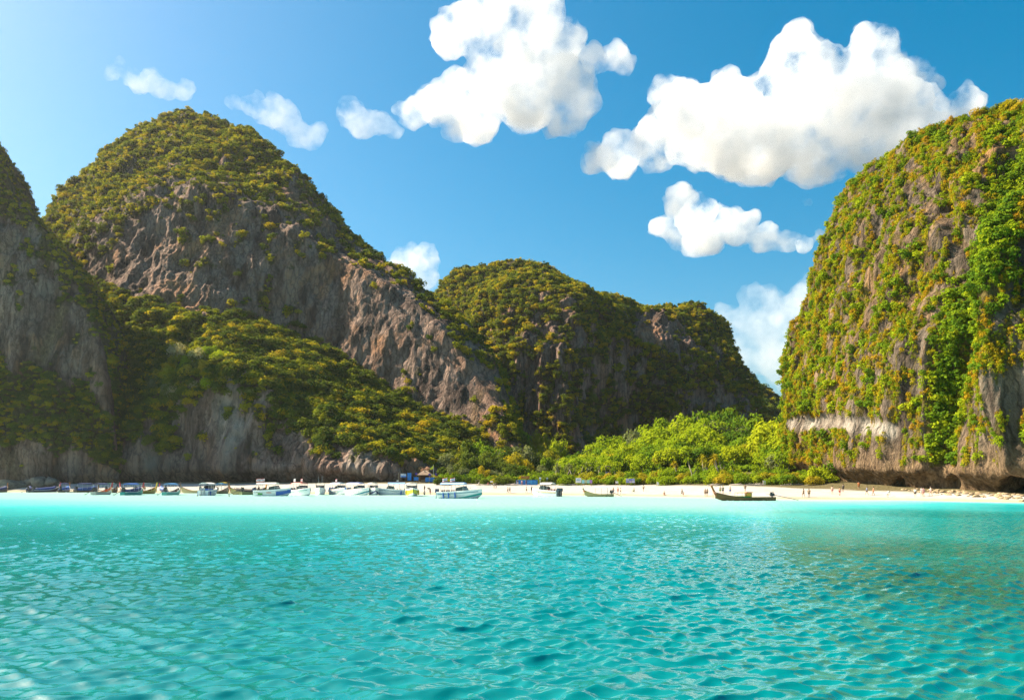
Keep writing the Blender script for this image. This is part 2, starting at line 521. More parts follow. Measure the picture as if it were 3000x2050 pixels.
cover = np.where((vv[None, :] > 3.1) & (vv[None, :] < 4.6), cover + 0.25 * fbm(P[..., 0] / 40, P[..., 1] / 40, P[..., 2] / 40, 2), cover)
veg = cover_veg(P, np.clip(cover, 0, 1), 1)
tan = np.exp(-(line_dist(px, py, [(620, 640), (640, 660)]) / 14) ** 2) * 0.8 + 0.7 * np.exp(-(line_dist(px, py, [(1405, 1160), (1370, 1300)]) / 12) ** 2)
DOME = (P, vv, px, py)
bare = 0.6 * (vv < 2.0)[None, :] * sstep(-0.2, 0.35, fbm(P[..., 0] / 14, P[..., 1] / 14, P[..., 2] / 40, 3)) * sstep(0.4, 1.2, vv)[None, :]
build_cliff("cliff_dome", P, ROCK_L, veg, bare, tan, "tall rounded limestone dome with shaded grey face")

# ---- near cliff cut by the left edge
ts = np.concatenate([np.linspace(-900, -60, 60), np.linspace(-55, 352, 170)])
ridge = [(-900, -900, 300, 350), (-400, -400, 130, 342), (-150, -150, 230, 336), (-60, -60, 350, 332), (0, 0, 445, 331), (18, 18, 510, 329), (45, 45, 568, 327), (110, 110, 645, 324), (170, 170, 722, 321), (230, 230, 795, 318),
         (270, 270, 885, 314), (300, 300, 985, 311), (318, 318, 1100, 308), (335, 335, 1250, 304), (352, 352, 1400, 301)]
rA = [(-900, -900, 0, 325), (-300, -300, 0, 305), (0, 0, 0, 292), (352, 350, 0, 297)]
rB = [(-900, -900, 1290, 327), (0, 0, 1290, 295), (200, 205, 1300, 296), (352, 350, 1385, 298)]
rC = [(-900, -900, 1080, 333), (0, 0, 1085, 304), (200, 225, 1110, 303), (300, 308, 1200, 302), (352, 351, 1390, 299)]
rD = [(-900, -900, 500, 342), (-400, -400, 380, 332), (-150, -150, 500, 322), (0, -15, 690, 316), (110, 92, 790, 314), (230, 222, 890, 311), (300, 296, 1040, 307), (352, 352, 1395, 300)]
A, B, C, D, E = rails_px([rA, rB, rC, rD, ridge], ts)
A[:, 2] = ground_z(A[:, 0], A[:, 1]) - 1.5
A0 = A.copy(); A0[:, 1] += 2.5
Lip = A.copy(); Lip[:, 2] += 5
Lip[:, 2] = np.minimum(Lip[:, 2], 0.5 * (A[:, 2] + B[:, 2]))
Bk = E.copy(); Bk[:, 1] += 25; Bk[:, 2] = E[:, 2] * 0.9
Bb = E.copy(); Bb[:, 1] += 70; Bb[:, 2] = E[:, 2] * 0.2
P, vv = loft(ts, [A0, Lip, B, C, D, E, Bk, Bb], [8, 40, 60, 130, 50, 10, 10], 2, 1.5)
px, py = to_px(P)
flat = np.interp(vv, [0, 0.5, 1, 3, 4.5, 5, 5.3, 7], [0.1, 0.3, 0.7, 1.0, 0.8, 0.25, 0.5, 0.7])[None, :] * sstep(352, 280, ts)[:, None] ** 0.5
P, dd = displace(P, 5.0, 2.6, 0.9, 2, flat)
cover = np.interp(vv, [0, 1, 1.8, 2.1, 2.9, 3.15, 3.9, 4.4, 5, 7], [0, 0.05, 0.35, 0.92, 0.9, 0.28, 0.25, 0.55, 0.9, 0.95])[None, :] * np.ones(P.shape[:2])
veg = cover_veg(P, np.clip(cover, 0, 1), 2)
tan = 0.8 * np.exp(-(line_dist(px, py, [(175, 900), (140, 990), (115, 1050)]) / 20) ** 2) + 0.6 * np.exp(-(line_dist(px, py, [(20, 1340), (40, 1380)]) / 25) ** 2)
build_cliff("cliff_near_left", P, ROCK_L, veg, None, tan, "grey limestone cliff with wooded foot beside the dome")

# ---- the middle hill
ts = np.linspace(1060, 2330, 400)
ridge = [(1060, 1060, 1050, 640), (1200, 1200, 905, 620), (1260, 1260, 852, 610), (1290, 1290, 832, 606), (1340, 1340, 792, 600), (1420, 1420, 762, 590), (1530, 1530, 754, 575), (1590, 1590, 776, 566), (1650, 1650, 802, 560), (1700, 1700, 830, 555),
         (1780, 1780, 860, 552), (1850, 1850, 890, 572), (1940, 1940, 911, 590), (2000, 2000, 905, 594), (2060, 2060, 904, 592), (2100, 2100, 940, 586), (2130, 2122, 990, 578), (2160, 2148, 1040, 570), (2190, 2174, 1092, 560), (2220, 2200, 1150, 550),
         (2240, 2216, 1200, 540), (2270, 2242, 1265, 525), (2300, 2274, 1330, 505), (2330, 2330, 1400, 486)]
rA = [(1060, 1060, 0, 590), (1300, 1300, 0, 540), (1500, 1480, 0, 470), (1700, 1660, 0, 452), (1790, 1740, 0, 468), (1870, 1830, 0, 506), (2000, 1960, 0, 508), (2200, 2200, 0, 500), (2330, 2330, 0, 480)]
rC = [(1060, 1060, 1200, 610), (1300, 1290, 1130, 552), (1500, 1450, 1060, 486), (1700, 1640, 1010, 470), (1790, 1725, 1010, 486), (1870, 1825, 1000, 528), (2000, 1955, 1010, 530), (2100, 2080, 1030, 532), (2200, 2205, 1200, 520), (2330, 2330, 1401, 484)]
rD = [(1060, 1060, 1090, 630), (1300, 1300, 960, 572), (1420, 1400, 900, 535), (1500, 1480, 880, 512), (1600, 1580, 880, 500), (1700, 1680, 905, 495), (1790, 1760, 920, 512), (1870, 1850, 930, 552), (2000, 1985, 945, 560), (2060, 2050, 945, 558), (2120, 2115, 1010, 556), (2200, 2203, 1130, 536), (2330, 2330, 1400, 485)]
A, C, D, E = rails_px([rA, rC, rD, ridge], ts)
A[:, 2] = 0
Bk = E.copy(); Bk[:, 1] += 60; Bk[:, 2] = E[:, 2] * 0.75
Bb = E.copy(); Bb[:, 1] += 170; Bb[:, 2] = -1
P, vv = loft(ts, [A, C, D, E, Bk, Bb], [110, 80, 70, 12, 10], 4, 3)
px, py = to_px(P)
flat = np.interp(vv, [0, 1, 2, 2.8, 3, 3.3, 5], [0.8, 1, 1, 0.9, 0.35, 0.6, 0.8])[None, :] * sstep(2330, 2200, ts)[:, None] ** 0.5
P, dd = displace(P, 9.0, 4.2, 1.3, 3, flat)
cover = np.interp(vv, [0, 0.6, 1.2, 1.8, 2.2, 3, 5], [0.55, 0.55, 0.58, 0.64, 0.8, 0.95, 0.95])[None, :] * np.ones(P.shape[:2])
cover = cover + 0.35 * sstep(1560, 1380, px)
cover = cover - 0.3 * np.exp(-(line_dist(px, py, [(1900, 970), (1980, 1010)]) / 55) ** 2)
veg = cover_veg(P, np.clip(cover, 0, 1), 3, 9, 13)
build_cliff("cliff_middle", P, ROCK_L, veg, None, None, "wooded limestone hill behind the beach forest")

# ---- small far hill in the gap
ts = np.linspace(2120, 2420, 60)
ridge = [(2120, 2120, 1120, 760), (2200, 2200, 1105, 760), (2235, 2235, 1118, 756), (2290, 2290, 1160, 750), (2340, 2340, 1230, 745), (2420, 2420, 1390, 740)]
rA = [(2120, 2120, 0, 700), (2420, 2420, 0, 700)]
rC = [(2120, 2120, 1190, 712), (2300, 2300, 1235, 712), (2420, 2420, 1395, 720)]
A, C, E = rails_px([rA, rC, ridge], ts)
A[:, 2] = 0
Bb = E.copy(); Bb[:, 1] += 120; Bb[:, 2] = -1
P, vv = loft(ts, [A, C, E, Bb], [40, 30, 16], 3, 2)
P, dd = displace(P, 5, 2.5, 1, 4, np.interp(vv, [0, 1, 2, 3], [1, 1, 0.4, 0.8])[None, :])
cover = np.interp(vv, [0, 0.8, 1.1, 2, 3], [0.35, 0.35, 0.9, 1, 1])[None, :] * np.ones(P.shape[:2])
build_cliff("hill_far", P, ROCK_L, cover_veg(P, cover, 4, 9, 12), None, None, "small far hill seen in the gap")

# ---- the sunlit cliff on the right
rid = [(2300, 1405, 232), (2288, 1300, 236), (2291, 1160, 240), (2302, 1050, 244), (2330, 955, 247), (2380, 862, 250), (2415, 782, 250), (2440, 702, 250), (2500, 596, 248), (2545, 522, 246),
       (2620, 468, 240), (2700, 422, 232), (2790, 378, 222), (2900, 348, 208), (3000, 334, 194), (3150, 318, 178), (3400, 320, 156), (3800, 480, 132), (4300, 850, 116), (4700, 1250, 108)]
bas = [(2312, 226), (2318, 222), (2330, 218), (2345, 214), (2370, 208), (2400, 201), (2430, 195), (2465, 188), (2520, 180), (2570, 173),
       (2640, 165), (2710, 159), (2800, 152), (2900, 144.5), (3000, 138), (3130, 130), (3350, 119), (3700, 107), (4200, 99), (4600, 97)]
K = len(rid)
kk = np.concatenate([np.linspace(0, 15, 420), np.linspace(15.2, 19, 30)])
rt = [(i, *v) for i, v in enumerate(rid)]
E = rails_px([rt], kk)[0]
bq = rail([(i, *v) for i, v in enumerate(bas)], kk)
A = np.stack([(bq[:, 0] - CX) / F * bq[:, 1], bq[:, 1], np.zeros(len(kk))], -1)
A[:, 2] = ground_z(A[:, 0], A[:, 1]) - 0.8
def frac(h, v):
    return np.stack([A[:, 0] + (E[:, 0] - A[:, 0]) * h, A[:, 1] + (E[:, 1] - A[:, 1]) * h, A[:, 2] + (E[:, 2] - A[:, 2]) * v], -1)
inw = np.array([0.94, 0.33, 0.0])
A0 = A + inw * 3.6
A1 = A + inw * 2.6; A1[:, 2] += 1.8
Lip = A - inw * 0.6; Lip[:, 2] += 4.6
for q, cap in ((A1, 0.15), (Lip, 0.3)):
    q[:, 2] = np.minimum(q[:, 2], A[:, 2] + cap * (E[:, 2] - A[:, 2]))
M1 = frac(0.07, 0.30); M2 = frac(0.26, 0.58); M3 = frac(0.58, 0.84)
Bk = E + np.array([45, 10, 0]); Bk[:, 2] = E[:, 2] * 0.85
Bb = E + np.array([130, 30, 0]); Bb[:, 2] = -1
P, vv = loft(kk, [A0, A1, Lip, M1, M2, M3, E, Bk, Bb], [9, 16, 85, 85, 75, 70, 14, 10], 2.2, 2)
px, py = to_px(P)
flat = np.interp(vv, [0, 1, 2, 2.4, 5.5, 6, 6.3, 8], [0.12, 0.16, 0.35, 0.8, 1, 0.75, 0.7, 0.8])[None, :] * np.clip(sstep(-0.5, 2.5, kk)[:, None], 0.25, 1)
P, dd = displace(P, 4.0, 3.6, 0.9, 5, flat)
nrm = normals(gsmooth(gsmooth(P, 6, 0), 6, 1))
gul = np.exp(-(line_dist(px, py, [(3010, 470), (2930, 560), (2880, 720), (2850, 820)]) / 75) ** 2) * 9
gul += np.exp(-(line_dist(px, py, [(2870, 820), (2830, 1000), (2780, 1150), (2750, 1360)]) / 42) ** 2) * 5
gul += np.exp(-(line_dist(px, py, [(2610, 690), (2560, 860), (2540, 1010)]) / 16) ** 2) * 1.8
gul += np.exp(-(line_dist(px, py, [(2760, 560), (2800, 800)]) / 18) ** 2) * 2.5
gul -= np.exp(-(line_dist(px, py, [(3010, 640), (2960, 900), (2960, 1200), (2990, 1350)]) / 38) ** 2) * 4
gul += np.exp(-(line_dist(px, py, [(2300, 1228), (2620, 1240)]) / 20) ** 2) * 0.9
cave = np.exp(-(((px - 2975) / 34) ** 2 + ((py - 1432) / 34) ** 2) ** 2) * 9 + np.exp(-(((px - 2790) / 18) ** 2 + ((py - 1428) / 22) ** 2)) * 2.5 + np.exp(-(((px - 2632) / 12) ** 2 + ((py - 1428) / 22) ** 2)) * 2.5
front = (vv[None, :] < 5.9)
P = P - nrm * ((gul + cave) * front)[..., None]
px, py = to_px(P)
cover = np.interp(vv, [0, 1.95, 2.1, 3, 6, 8], [0, 0, 0.5, 0.55, 0.55, 0.95])[None, :] * np.ones(P.shape[:2])
bare = np.exp(-(line_dist(px, py, [(2330, 1240), (2460, 1236), (2610, 1262)]) / 24) ** 4) * 0.85
cover = cover * (1 - bare)
cover = cover + 0.45 * np.exp(-(line_dist(px, py, [(2990, 560), (2900, 760), (2850, 950), (2770, 1150), (2750, 1370)]) / 60) ** 2)
cover = cover + 0.2 * sstep(2500, 2320, px)
cover = cover - 0.22 * np.exp(-(line_dist(px, py, [(2960, 1150), (2990, 1380)]) / 60) ** 2) - 0.25 * np.exp(-(line_dist(px, py, [(2700, 560), (2860, 800)]) / 60) ** 2)
cover = np.where(vv[None, :] < 1.9, 0, cover)
veg = cover_veg(P, np.clip(cover + 0.02, 0, 1), 5, 2.0, 10.0)
tan = (1 - sstep(1.9, 2.35, vv))[None, :] * np.ones(P.shape[:2]) * 0.85
deepv = np.exp(-(line_dist(px, py, [(3000, 480), (2930, 620), (2880, 760), (2790, 1000), (2750, 1370)]) / 55) ** 2)
RIGHT = (P, vv, px, py, deepv)
build_cliff("cliff_right", P, ROCK_R, veg, bare, tan, "sunlit limestone cliff hung with yellow green plants")
# ------------------------------------------------------------------ foliage
def leaf_mat(name, cols, trans=0.35, sat_noise=0.5):
    t = NT(name)
    rnd = t.n("ObjectInfo").outputs['Random']
    co = t.n("TexCoord").outputs['Object']
    nz = t.noise(co, 1.3, 3)
    f = t.math('MULTIPLY_ADD', nz, 0.45, t.math('MULTIPLY', rnd, 0.8))
    f = t.math('SUBTRACT', f, 0.12, clamp=True)
    k = len(cols) - 1
    c = t.ramp(f, [(i / k, cc) for i, cc in enumerate(cols)])
    d = t.n("BsdfDiffuse", Color=c)
    tr = t.n("BsdfTranslucent", Color=t.mix(0.35, c, (0.30, 0.34, 0.01)))
    mx = t.n("MixShader", i0=trans, i1=d.outputs[0], i2=tr.outputs[0])
    return t.surf(mx.outputs[0])

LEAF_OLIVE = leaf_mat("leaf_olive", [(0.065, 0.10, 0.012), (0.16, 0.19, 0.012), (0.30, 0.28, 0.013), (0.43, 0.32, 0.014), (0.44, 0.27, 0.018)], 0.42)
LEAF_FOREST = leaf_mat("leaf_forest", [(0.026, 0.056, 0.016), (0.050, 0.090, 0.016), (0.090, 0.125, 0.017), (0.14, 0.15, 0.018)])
LEAF_WARM = leaf_mat("leaf_warm", [(0.13, 0.19, 0.010), (0.25, 0.28, 0.010), (0.38, 0.32, 0.012), (0.45, 0.28, 0.014), (0.42, 0.20, 0.018)], 0.4)
LEAF_LUSH = leaf_mat("leaf_lush", [(0.055, 0.12, 0.012), (0.11, 0.20, 0.012), (0.19, 0.27, 0.012)])
LEAF_BRIGHT = leaf_mat("leaf_bright", [(0.15, 0.23, 0.010), (0.21, 0.30, 0.010), (0.29, 0.36, 0.012), (0.35, 0.38, 0.014)], 0.42)
LEAF_GOLD = leaf_mat("leaf_gold", [(0.224, 0.240, 0.016), (0.336, 0.288, 0.016), (0.416, 0.272, 0.022)], 0.4)
LEAF_GREY = leaf_mat("leaf_grey", [(0.088, 0.112, 0.056), (0.136, 0.160, 0.072), (0.192, 0.208, 0.096)])
LEAF_PALE = leaf_mat("leaf_pale", [(0.352, 0.304, 0.160), (0.420, 0.352, 0.208), (0.384, 0.352, 0.160)])

def leaf_quads(cent, nrm, size, r, asp=0.62):
    """one folded rhombic leaf (two triangles) per centre"""
    n = len(cent)
    a = r.normal(size=(n, 3))
    a -= nrm * (a * nrm).sum(1, keepdims=True)
    a /= np.linalg.norm(a, axis=1, keepdims=True) + 1e-9
    b = np.cross(nrm, a)
    s = (size * r.uniform(0.65, 1.35, n))[:, None]
    droop = nrm * s * 0.22
    v = np.stack([cent - a * s, cent - b * s * asp - droop, cent + a * s, cent + b * s * asp - droop], 1)
    return v.reshape(-1, 3), np.arange(n * 4).reshape(-1, 4)

def clump(name, seed, n, leaf, blobs, rad=1.0, flatz=0.8, spread=0.75, up=0.35, dome=False):
    """crown of leaves on the shells of several sub-blobs; unit size, base at z=0"""
    r = np.random.default_rng(seed)
    c = r.normal(size=(blobs, 3)); c /= np.linalg.norm(c, axis=1, keepdims=True)
    c *= (r.uniform(0.15, 1, blobs) ** 0.6)[:, None] * spread
    if dome: c[:, 2] = np.abs(c[:, 2])
    c[:, 2] *= flatz
    br = rad * r.uniform(0.30, 0.55, blobs)
    pick = r.choice(blobs, n, p=br ** 2 / (br ** 2).sum())
    dvec = r.normal(size=(n, 3)); dvec /= np.linalg.norm(dvec, axis=1, keepdims=True)
    dvec[:, 2] = np.where(r.random(n) < 0.6, np.abs(dvec[:, 2]), dvec[:, 2])
    rr = r.uniform(0.72, 1.05, n)
    cent = c[pick] + dvec * (br[pick] * rr)[:, None] * np.array([1, 1, 0.8])
    nr = dvec + r.normal(size=(n, 3)) * 0.5 + np.array([0, 0, up])
    nr /= np.linalg.norm(nr, axis=1, keepdims=True)
    v, f = leaf_quads(cent, nr, leaf, r)
    v[:, 2] += 0.45 * flatz
    return mesh_from(name, v, f)

SRC = {}
def src_coll(name, mats, params):
    c = bpy.data.collections.new(name)
    i = 0
    for mat in mats:
        for p in params:
            me = clump(name, **p)
            me.materials.append(mat)
            o = bpy.data.objects.new("%s_%02d" % (name, i), me)
            c.objects.link(o)
            i += 1
    SRC[name] = (c, i)

SHR = [dict(seed=s, n=170, leaf=0.17, blobs=b, flatz=fz) for s, b, fz in ((1, 7, 0.8), (2, 9, 0.65), (3, 6, 0.95))]
HANG = [dict(seed=s, n=170, leaf=0.14, blobs=b, flatz=fz, up=0.1) for s, b, fz in ((11, 8, 1.5), (12, 10, 1.1), (13, 7, 0.8))]
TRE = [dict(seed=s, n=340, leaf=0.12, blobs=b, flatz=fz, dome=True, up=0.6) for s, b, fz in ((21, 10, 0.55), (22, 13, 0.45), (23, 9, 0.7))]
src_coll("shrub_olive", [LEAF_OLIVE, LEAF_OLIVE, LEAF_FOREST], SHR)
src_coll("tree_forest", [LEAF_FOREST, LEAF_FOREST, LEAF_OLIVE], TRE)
src_coll("shrub_warm", [LEAF_WARM, LEAF_WARM, LEAF_WARM, LEAF_BRIGHT], HANG)
src_coll("shrub_lush", [LEAF_LUSH, LEAF_LUSH, LEAF_BRIGHT], SHR)

def scatter_tree():
    ng = bpy.data.node_groups.new("scatter", 'GeometryNodeTree')
    ng.interface.new_socket("Geometry", in_out='INPUT', socket_type='NodeSocketGeometry')
    cs = ng.interface.new_socket("Source", in_out='INPUT', socket_type='NodeSocketCollection')
    ng.interface.new_socket("Geometry", in_out='OUTPUT', socket_type='NodeSocketGeometry')
    N = ng.nodes
    gi = N.new("NodeGroupInput"); go = N.new("NodeGroupOutput")
    ci = N.new("GeometryNodeCollectionInfo"); iop = N.new("GeometryNodeInstanceOnPoints")
    ci.inputs['Separate Children'].default_value = True
    ci.inputs['Reset Children'].default_value = True
    iop.inputs['Pick Instance'].default_value = True
    def na(name, typ):
        a = N.new("GeometryNodeInputNamedAttribute"); a.data_type = typ
        a.inputs['Name'].default_value = name
        return a.outputs['Attribute']
    L = ng.links
    L.new(gi.outputs[0], iop.inputs['Points'])
    L.new(gi.outputs[1], ci.inputs['Collection'])
    L.new(ci.outputs[0], iop.inputs['Instance'])
    L.new(na('idx', 'INT'), iop.inputs['Instance Index'])
    e2r = N.new("FunctionNodeEulerToRotation")
    L.new(na('rot', 'FLOAT_VECTOR'), e2r.inputs[0])
    L.new(e2r.outputs[0], iop.inputs['Rotation'])
    L.new(na('scl', 'FLOAT_VECTOR'), iop.inputs['Scale'])
    L.new(iop.outputs[0], go.inputs[0])
    return ng, cs.identifier
SCATTER, SRC_ID = scatter_tree()

def scatter(name, pts, rot, scl, src, label):
    coll, k = SRC[src]
    me = bpy.data.meshes.new(name)
    me.vertices.add(len(pts))
    me.vertices.foreach_set("co", np.asarray(pts, np.float32).ravel())
    attr(me, "rot", rot, 'FLOAT_VECTOR')
    attr(me, "scl", scl, 'FLOAT_VECTOR')
    attr(me, "idx", rng.integers(0, k, len(pts)), 'INT')
    o = obj(name, me)
    m = o.modifiers.new("scatter", 'NODES')
    m.node_group = SCATTER
    m[SRC_ID] = coll
    return tag(o, kind="stuff", label=label)

def sample_cliff(cname, n, wfun=None, seed=0):
    P, N_, veg = CLIFFS[cname]
    r = np.random.default_rng(100 + seed)
    du = np.linalg.norm(np.diff(P, axis=0)[:, :-1], axis=-1); dv = np.linalg.norm(np.diff(P, axis=1)[:-1], axis=-1)
    w = du * dv * veg[:-1, :-1]
    if wfun is not None: w = w * wfun[:-1, :-1]
    w = w.ravel(); w = w / w.sum()
    idx = r.choice(len(w), n, p=w)
    nv = P.shape[1] - 1
    i, j = idx // nv, idx % nv
    f, g = r.random(n)[:, None], r.random(n)[:, None]
    pt = (P[i, j] * (1 - f) + P[i + 1, j] * f) * (1 - g) + (P[i, j + 1] * (1 - f) + P[i + 1, j + 1] * f) * g
    return pt, N_[i, j], r

def cliff_scatter(name, cname, n, src, s0, s1, label, wfun=None, seed=0, out=0.25, zs=1.0, sink=0.35):
    pt, nr, r = sample_cliff(cname, n, wfun, seed)
    s = s0 + (s1 - s0) * r.random(n) ** 3
    pt = pt + nr * (s * out)[:, None] - np.array([0, 0, 1.0]) * (s * sink)[:, None]
    rot = np.stack([r.normal(0, 0.15, n), r.normal(0, 0.15, n), r.uniform(0, 6.28, n)], -1)
    scl = np.stack([s, s, s * zs], -1)
    return scatter(name, pt, rot, scl, src, label)

P_, vv_, px_, py_ = DOME
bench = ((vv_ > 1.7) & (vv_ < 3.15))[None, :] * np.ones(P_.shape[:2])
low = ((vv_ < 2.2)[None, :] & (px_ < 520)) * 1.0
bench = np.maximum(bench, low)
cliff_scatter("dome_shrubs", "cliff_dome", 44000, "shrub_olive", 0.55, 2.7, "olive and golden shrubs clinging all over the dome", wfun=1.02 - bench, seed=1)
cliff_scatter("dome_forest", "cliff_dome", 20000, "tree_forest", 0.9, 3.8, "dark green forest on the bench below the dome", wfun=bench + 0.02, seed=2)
cliff_scatter("near_cliff_shrubs", "cliff_near_left", 9000, "shrub_olive", 0.7, 2.0, "shrubs on the ledges of the near grey cliff", seed=3)
v3 = CLIFFS["cliff_near_left"][0]
cliff_scatter("near_cliff_forest", "cliff_near_left", 3200, "tree_forest", 1.0, 3.0, "dark trees at the foot of the near grey cliff", wfun=(v3[..., 2] < 50) * 1.0, seed=4)
cliff_scatter("middle_hill_shrubs", "cliff_middle", 40000, "shrub_olive", 0.7, 3.4, "golden green shrubs covering the middle hill", seed=5)
cliff_scatter("middle_hill_forest", "cliff_middle", 6000, "tree_forest", 1.2, 4.2, "dark green trees on the middle hill", seed=6)
cliff_scatter("far_hill_forest", "hill_far", 1500, "tree_forest", 3.0, 6.0, "green trees on the small far hill", seed=7)
P_, vv_, px_, py_, dv_ = RIGHT
inframe = (px_ < 3250) * 1.0 + 0.1
cliff_scatter("right_cliff_plants", "cliff_right", 52000, "shrub_warm", 0.20, 1.05, "yellow and orange plants hanging on the sunlit cliff", wfun=inframe * (1.05 - dv_), seed=8, out=0.12, zs=1.35)
cliff_scatter("right_cliff_thicket", "cliff_right", 9000, "shrub_lush", 0.45, 2.0, "green thicket in the gullies of the sunlit cliff", wfun=inframe * (dv_ ** 2 + 0.10), seed=9)

ur = np.random.default_rng(55)
ux = ur.uniform(-75, 92, 5200); uy = ur.uniform(236, 345, 5200)
ok = (uy - shore_y(ux) - beach_w(ux) > 7) & (ux > -27)
ux, uy = ux[ok], uy[ok]; un = len(ux)
us = ur.uniform(0.9, 2.6, un)
scatter("forest_undergrowth", np.stack([ux, uy, ground_z(ux, uy) - 0.1], -1), np.stack([np.zeros(un), np.zeros(un), ur.uniform(0, 6.28, un)], -1), np.stack([us, us, us * 1.1], -1), "shrub_lush", "green undergrowth covering the forest floor behind the beach")
# ------------------------------------------------------------------ clouds
def cloud_mat(name, dens, soft):
    """white droplets, torn and thinning by noise"""
    t = NT(name)
    co = t.n("TexCoord").outputs['Object']
    n1 = t.n("TexNoise", Vector=co, Scale=1 / 130.0, Detail=5.0, Roughness=0.62).outputs['Fac']
    f = t.math('MULTIPLY', t.math('SUBTRACT', n1, soft), 3.2, clamp=True)
    v = t.n("VolumePrincipled", Density=t.math('MULTIPLY', f, dens))
    v.inputs['Color'].default_value = (1, 1, 1, 1)
    v.inputs['Anisotropy'].default_value = 0.0
    t.link(v.outputs[0], t.out.inputs['Volume'])
    return t.m
CL_D = cloud_mat("cloud_dense", 0.019, 0.385)
CL_F = cloud_mat("cloud_faint", 0.0035, 0.38)
CL_T = cloud_mat("cloud_thin", 0.010, 0.41)

def ico(sub):
    bm = bmesh.new(); bmesh.ops.create_icosphere(bm, subdivisions=sub, radius=1)
    bm.verts.ensure_lookup_table()
    v = np.array([x.co[:] for x in bm.verts]); f = np.array([[q.index for q in p.verts] for p in bm.faces])
    bm.free()
    return v, f
ICO2 = ico(2)

def make_cloud(blobs, dist, mat, label, seed, voxel=10.0, kids=10, base_py=None):
    """blobs: (px, py, radius px); a closed puffy hull at a real distance, filled with white scattering droplets"""
    r = np.random.default_rng(seed)
    S = []
    k = dist / F
    for (bx, by, br) in blobs:
        c = np.array([(bx - CX) * k, dist + r.normal(0, 0.5) * br * k, CH + (HY - by) * k])
        R = br * k
        S.append((c, R))
        for j in range(kids):
            d = r.normal(size=3); d /= np.linalg.norm(d)
            if d[2] < -0.25: d[2] = -d[2]
            R2 = R * r.uniform(0.25, 0.48)
            c2 = c + d * R * 0.86
            S.append((c2, R2))
            for q in range(4):
                d2 = r.normal(size=3) + d * 0.9 + np.array([0, 0, 0.2]); d2 /= np.linalg.norm(d2)
                S.append((c2 + d2 * R2 * 0.85, R2 * r.uniform(0.3, 0.5)))
    cen = np.mean([s[0] for s in S], 0)
    V, Fc, o = [], [], 0
    for c, R in S:
        V.append(ICO2[0] * R * np.array([1, 1, 0.86]) + c - cen); Fc.append(ICO2[1] + o); o += len(ICO2[0])
    me = mesh_from("cloud", np.concatenate(V), np.concatenate(Fc))
    tmp = bpy.data.objects.new("tmp_cloud", me)
    COL.objects.link(tmp)
    m = tmp.modifiers.new("r", 'REMESH'); m.mode = 'VOXEL'; m.voxel_size = voxel
    dg = bpy.context.evaluated_depsgraph_get()
    out = bpy.data.meshes.new_from_object(tmp.evaluated_get(dg))
    bpy.data.objects.remove(tmp); bpy.data.meshes.remove(me)
    n = len(out.vertices)
    co = np.empty(n * 3, np.float32); out.vertices.foreach_get("co", co); co = co.reshape(-1, 3).astype(float)
    no = np.empty(n * 3, np.float32); out.vertex_normals.foreach_get("vector", no); no = no.reshape(-1, 3)
    s = 0.02 * dist / 3000 * 3000 / dist
    d = 34 * fbm(co[:, 0] / 120 + seed, co[:, 1] / 120, co[:, 2] / 120, 2) + 16 * (np.abs(fbm(co[:, 0] / 38, co[:, 1] / 38 + seed, co[:, 2] / 38, 3)) * 2 - 0.5)
    co = co + no * ((d + 9) * dist / 3200.0)[:, None]
    if base_py is not None:
        zb = CH + (HY - base_py) * k - cen[2]
        low = co[:, 2] < zb
        co[low, 2] = zb + (co[low, 2] - zb) * 0.35
    out.vertices.foreach_set("co", co.astype(np.float32).ravel()); out.update()
    tmp = bpy.data.objects.new("tmp_cloud", out)                    # weld folds left by the billowing
    COL.objects.link(tmp)
    m = tmp.modifiers.new("r", 'REMESH'); m.mode = 'VOXEL'; m.voxel_size = voxel * 0.8
    dg = bpy.context.evaluated_depsgraph_get()
    o2 = bpy.data.meshes.new_from_object(tmp.evaluated_get(dg))
    bpy.data.objects.remove(tmp); bpy.data.meshes.remove(out)
    out = o2
    n = len(out.vertices)
    ed = np.empty(len(out.edges) * 2, np.int32); out.edges.foreach_get("vertices", ed); ed = ed.reshape(-1, 2)
    lab_ = np.arange(n)
    for it in range(400):
        mn = np.minimum(lab_[ed[:, 0]], lab_[ed[:, 1]])
        new = lab_.copy(); np.minimum.at(new, ed[:, 0], mn); np.minimum.at(new, ed[:, 1], mn)
        new = new[new]
        if (new == lab_).all(): break
        lab_ = new
    cnt = np.bincount(lab_, minlength=n)
    bad = np.nonzero(cnt[lab_] < 0.04 * n)[0]
    if len(bad):
        bm = bmesh.new(); bm.from_mesh(out); bm.verts.ensure_lookup_table()
        bmesh.ops.delete(bm, geom=[bm.verts[i] for i in bad], context='VERTS'); bm.to_mesh(out); bm.free()
    out.name = "cloud"
    out.materials.clear()
    ob = obj("cloud", out, mat, loc=cen)
    return tag(ob, label, "cloud", "cumulus clouds in the blue sky")

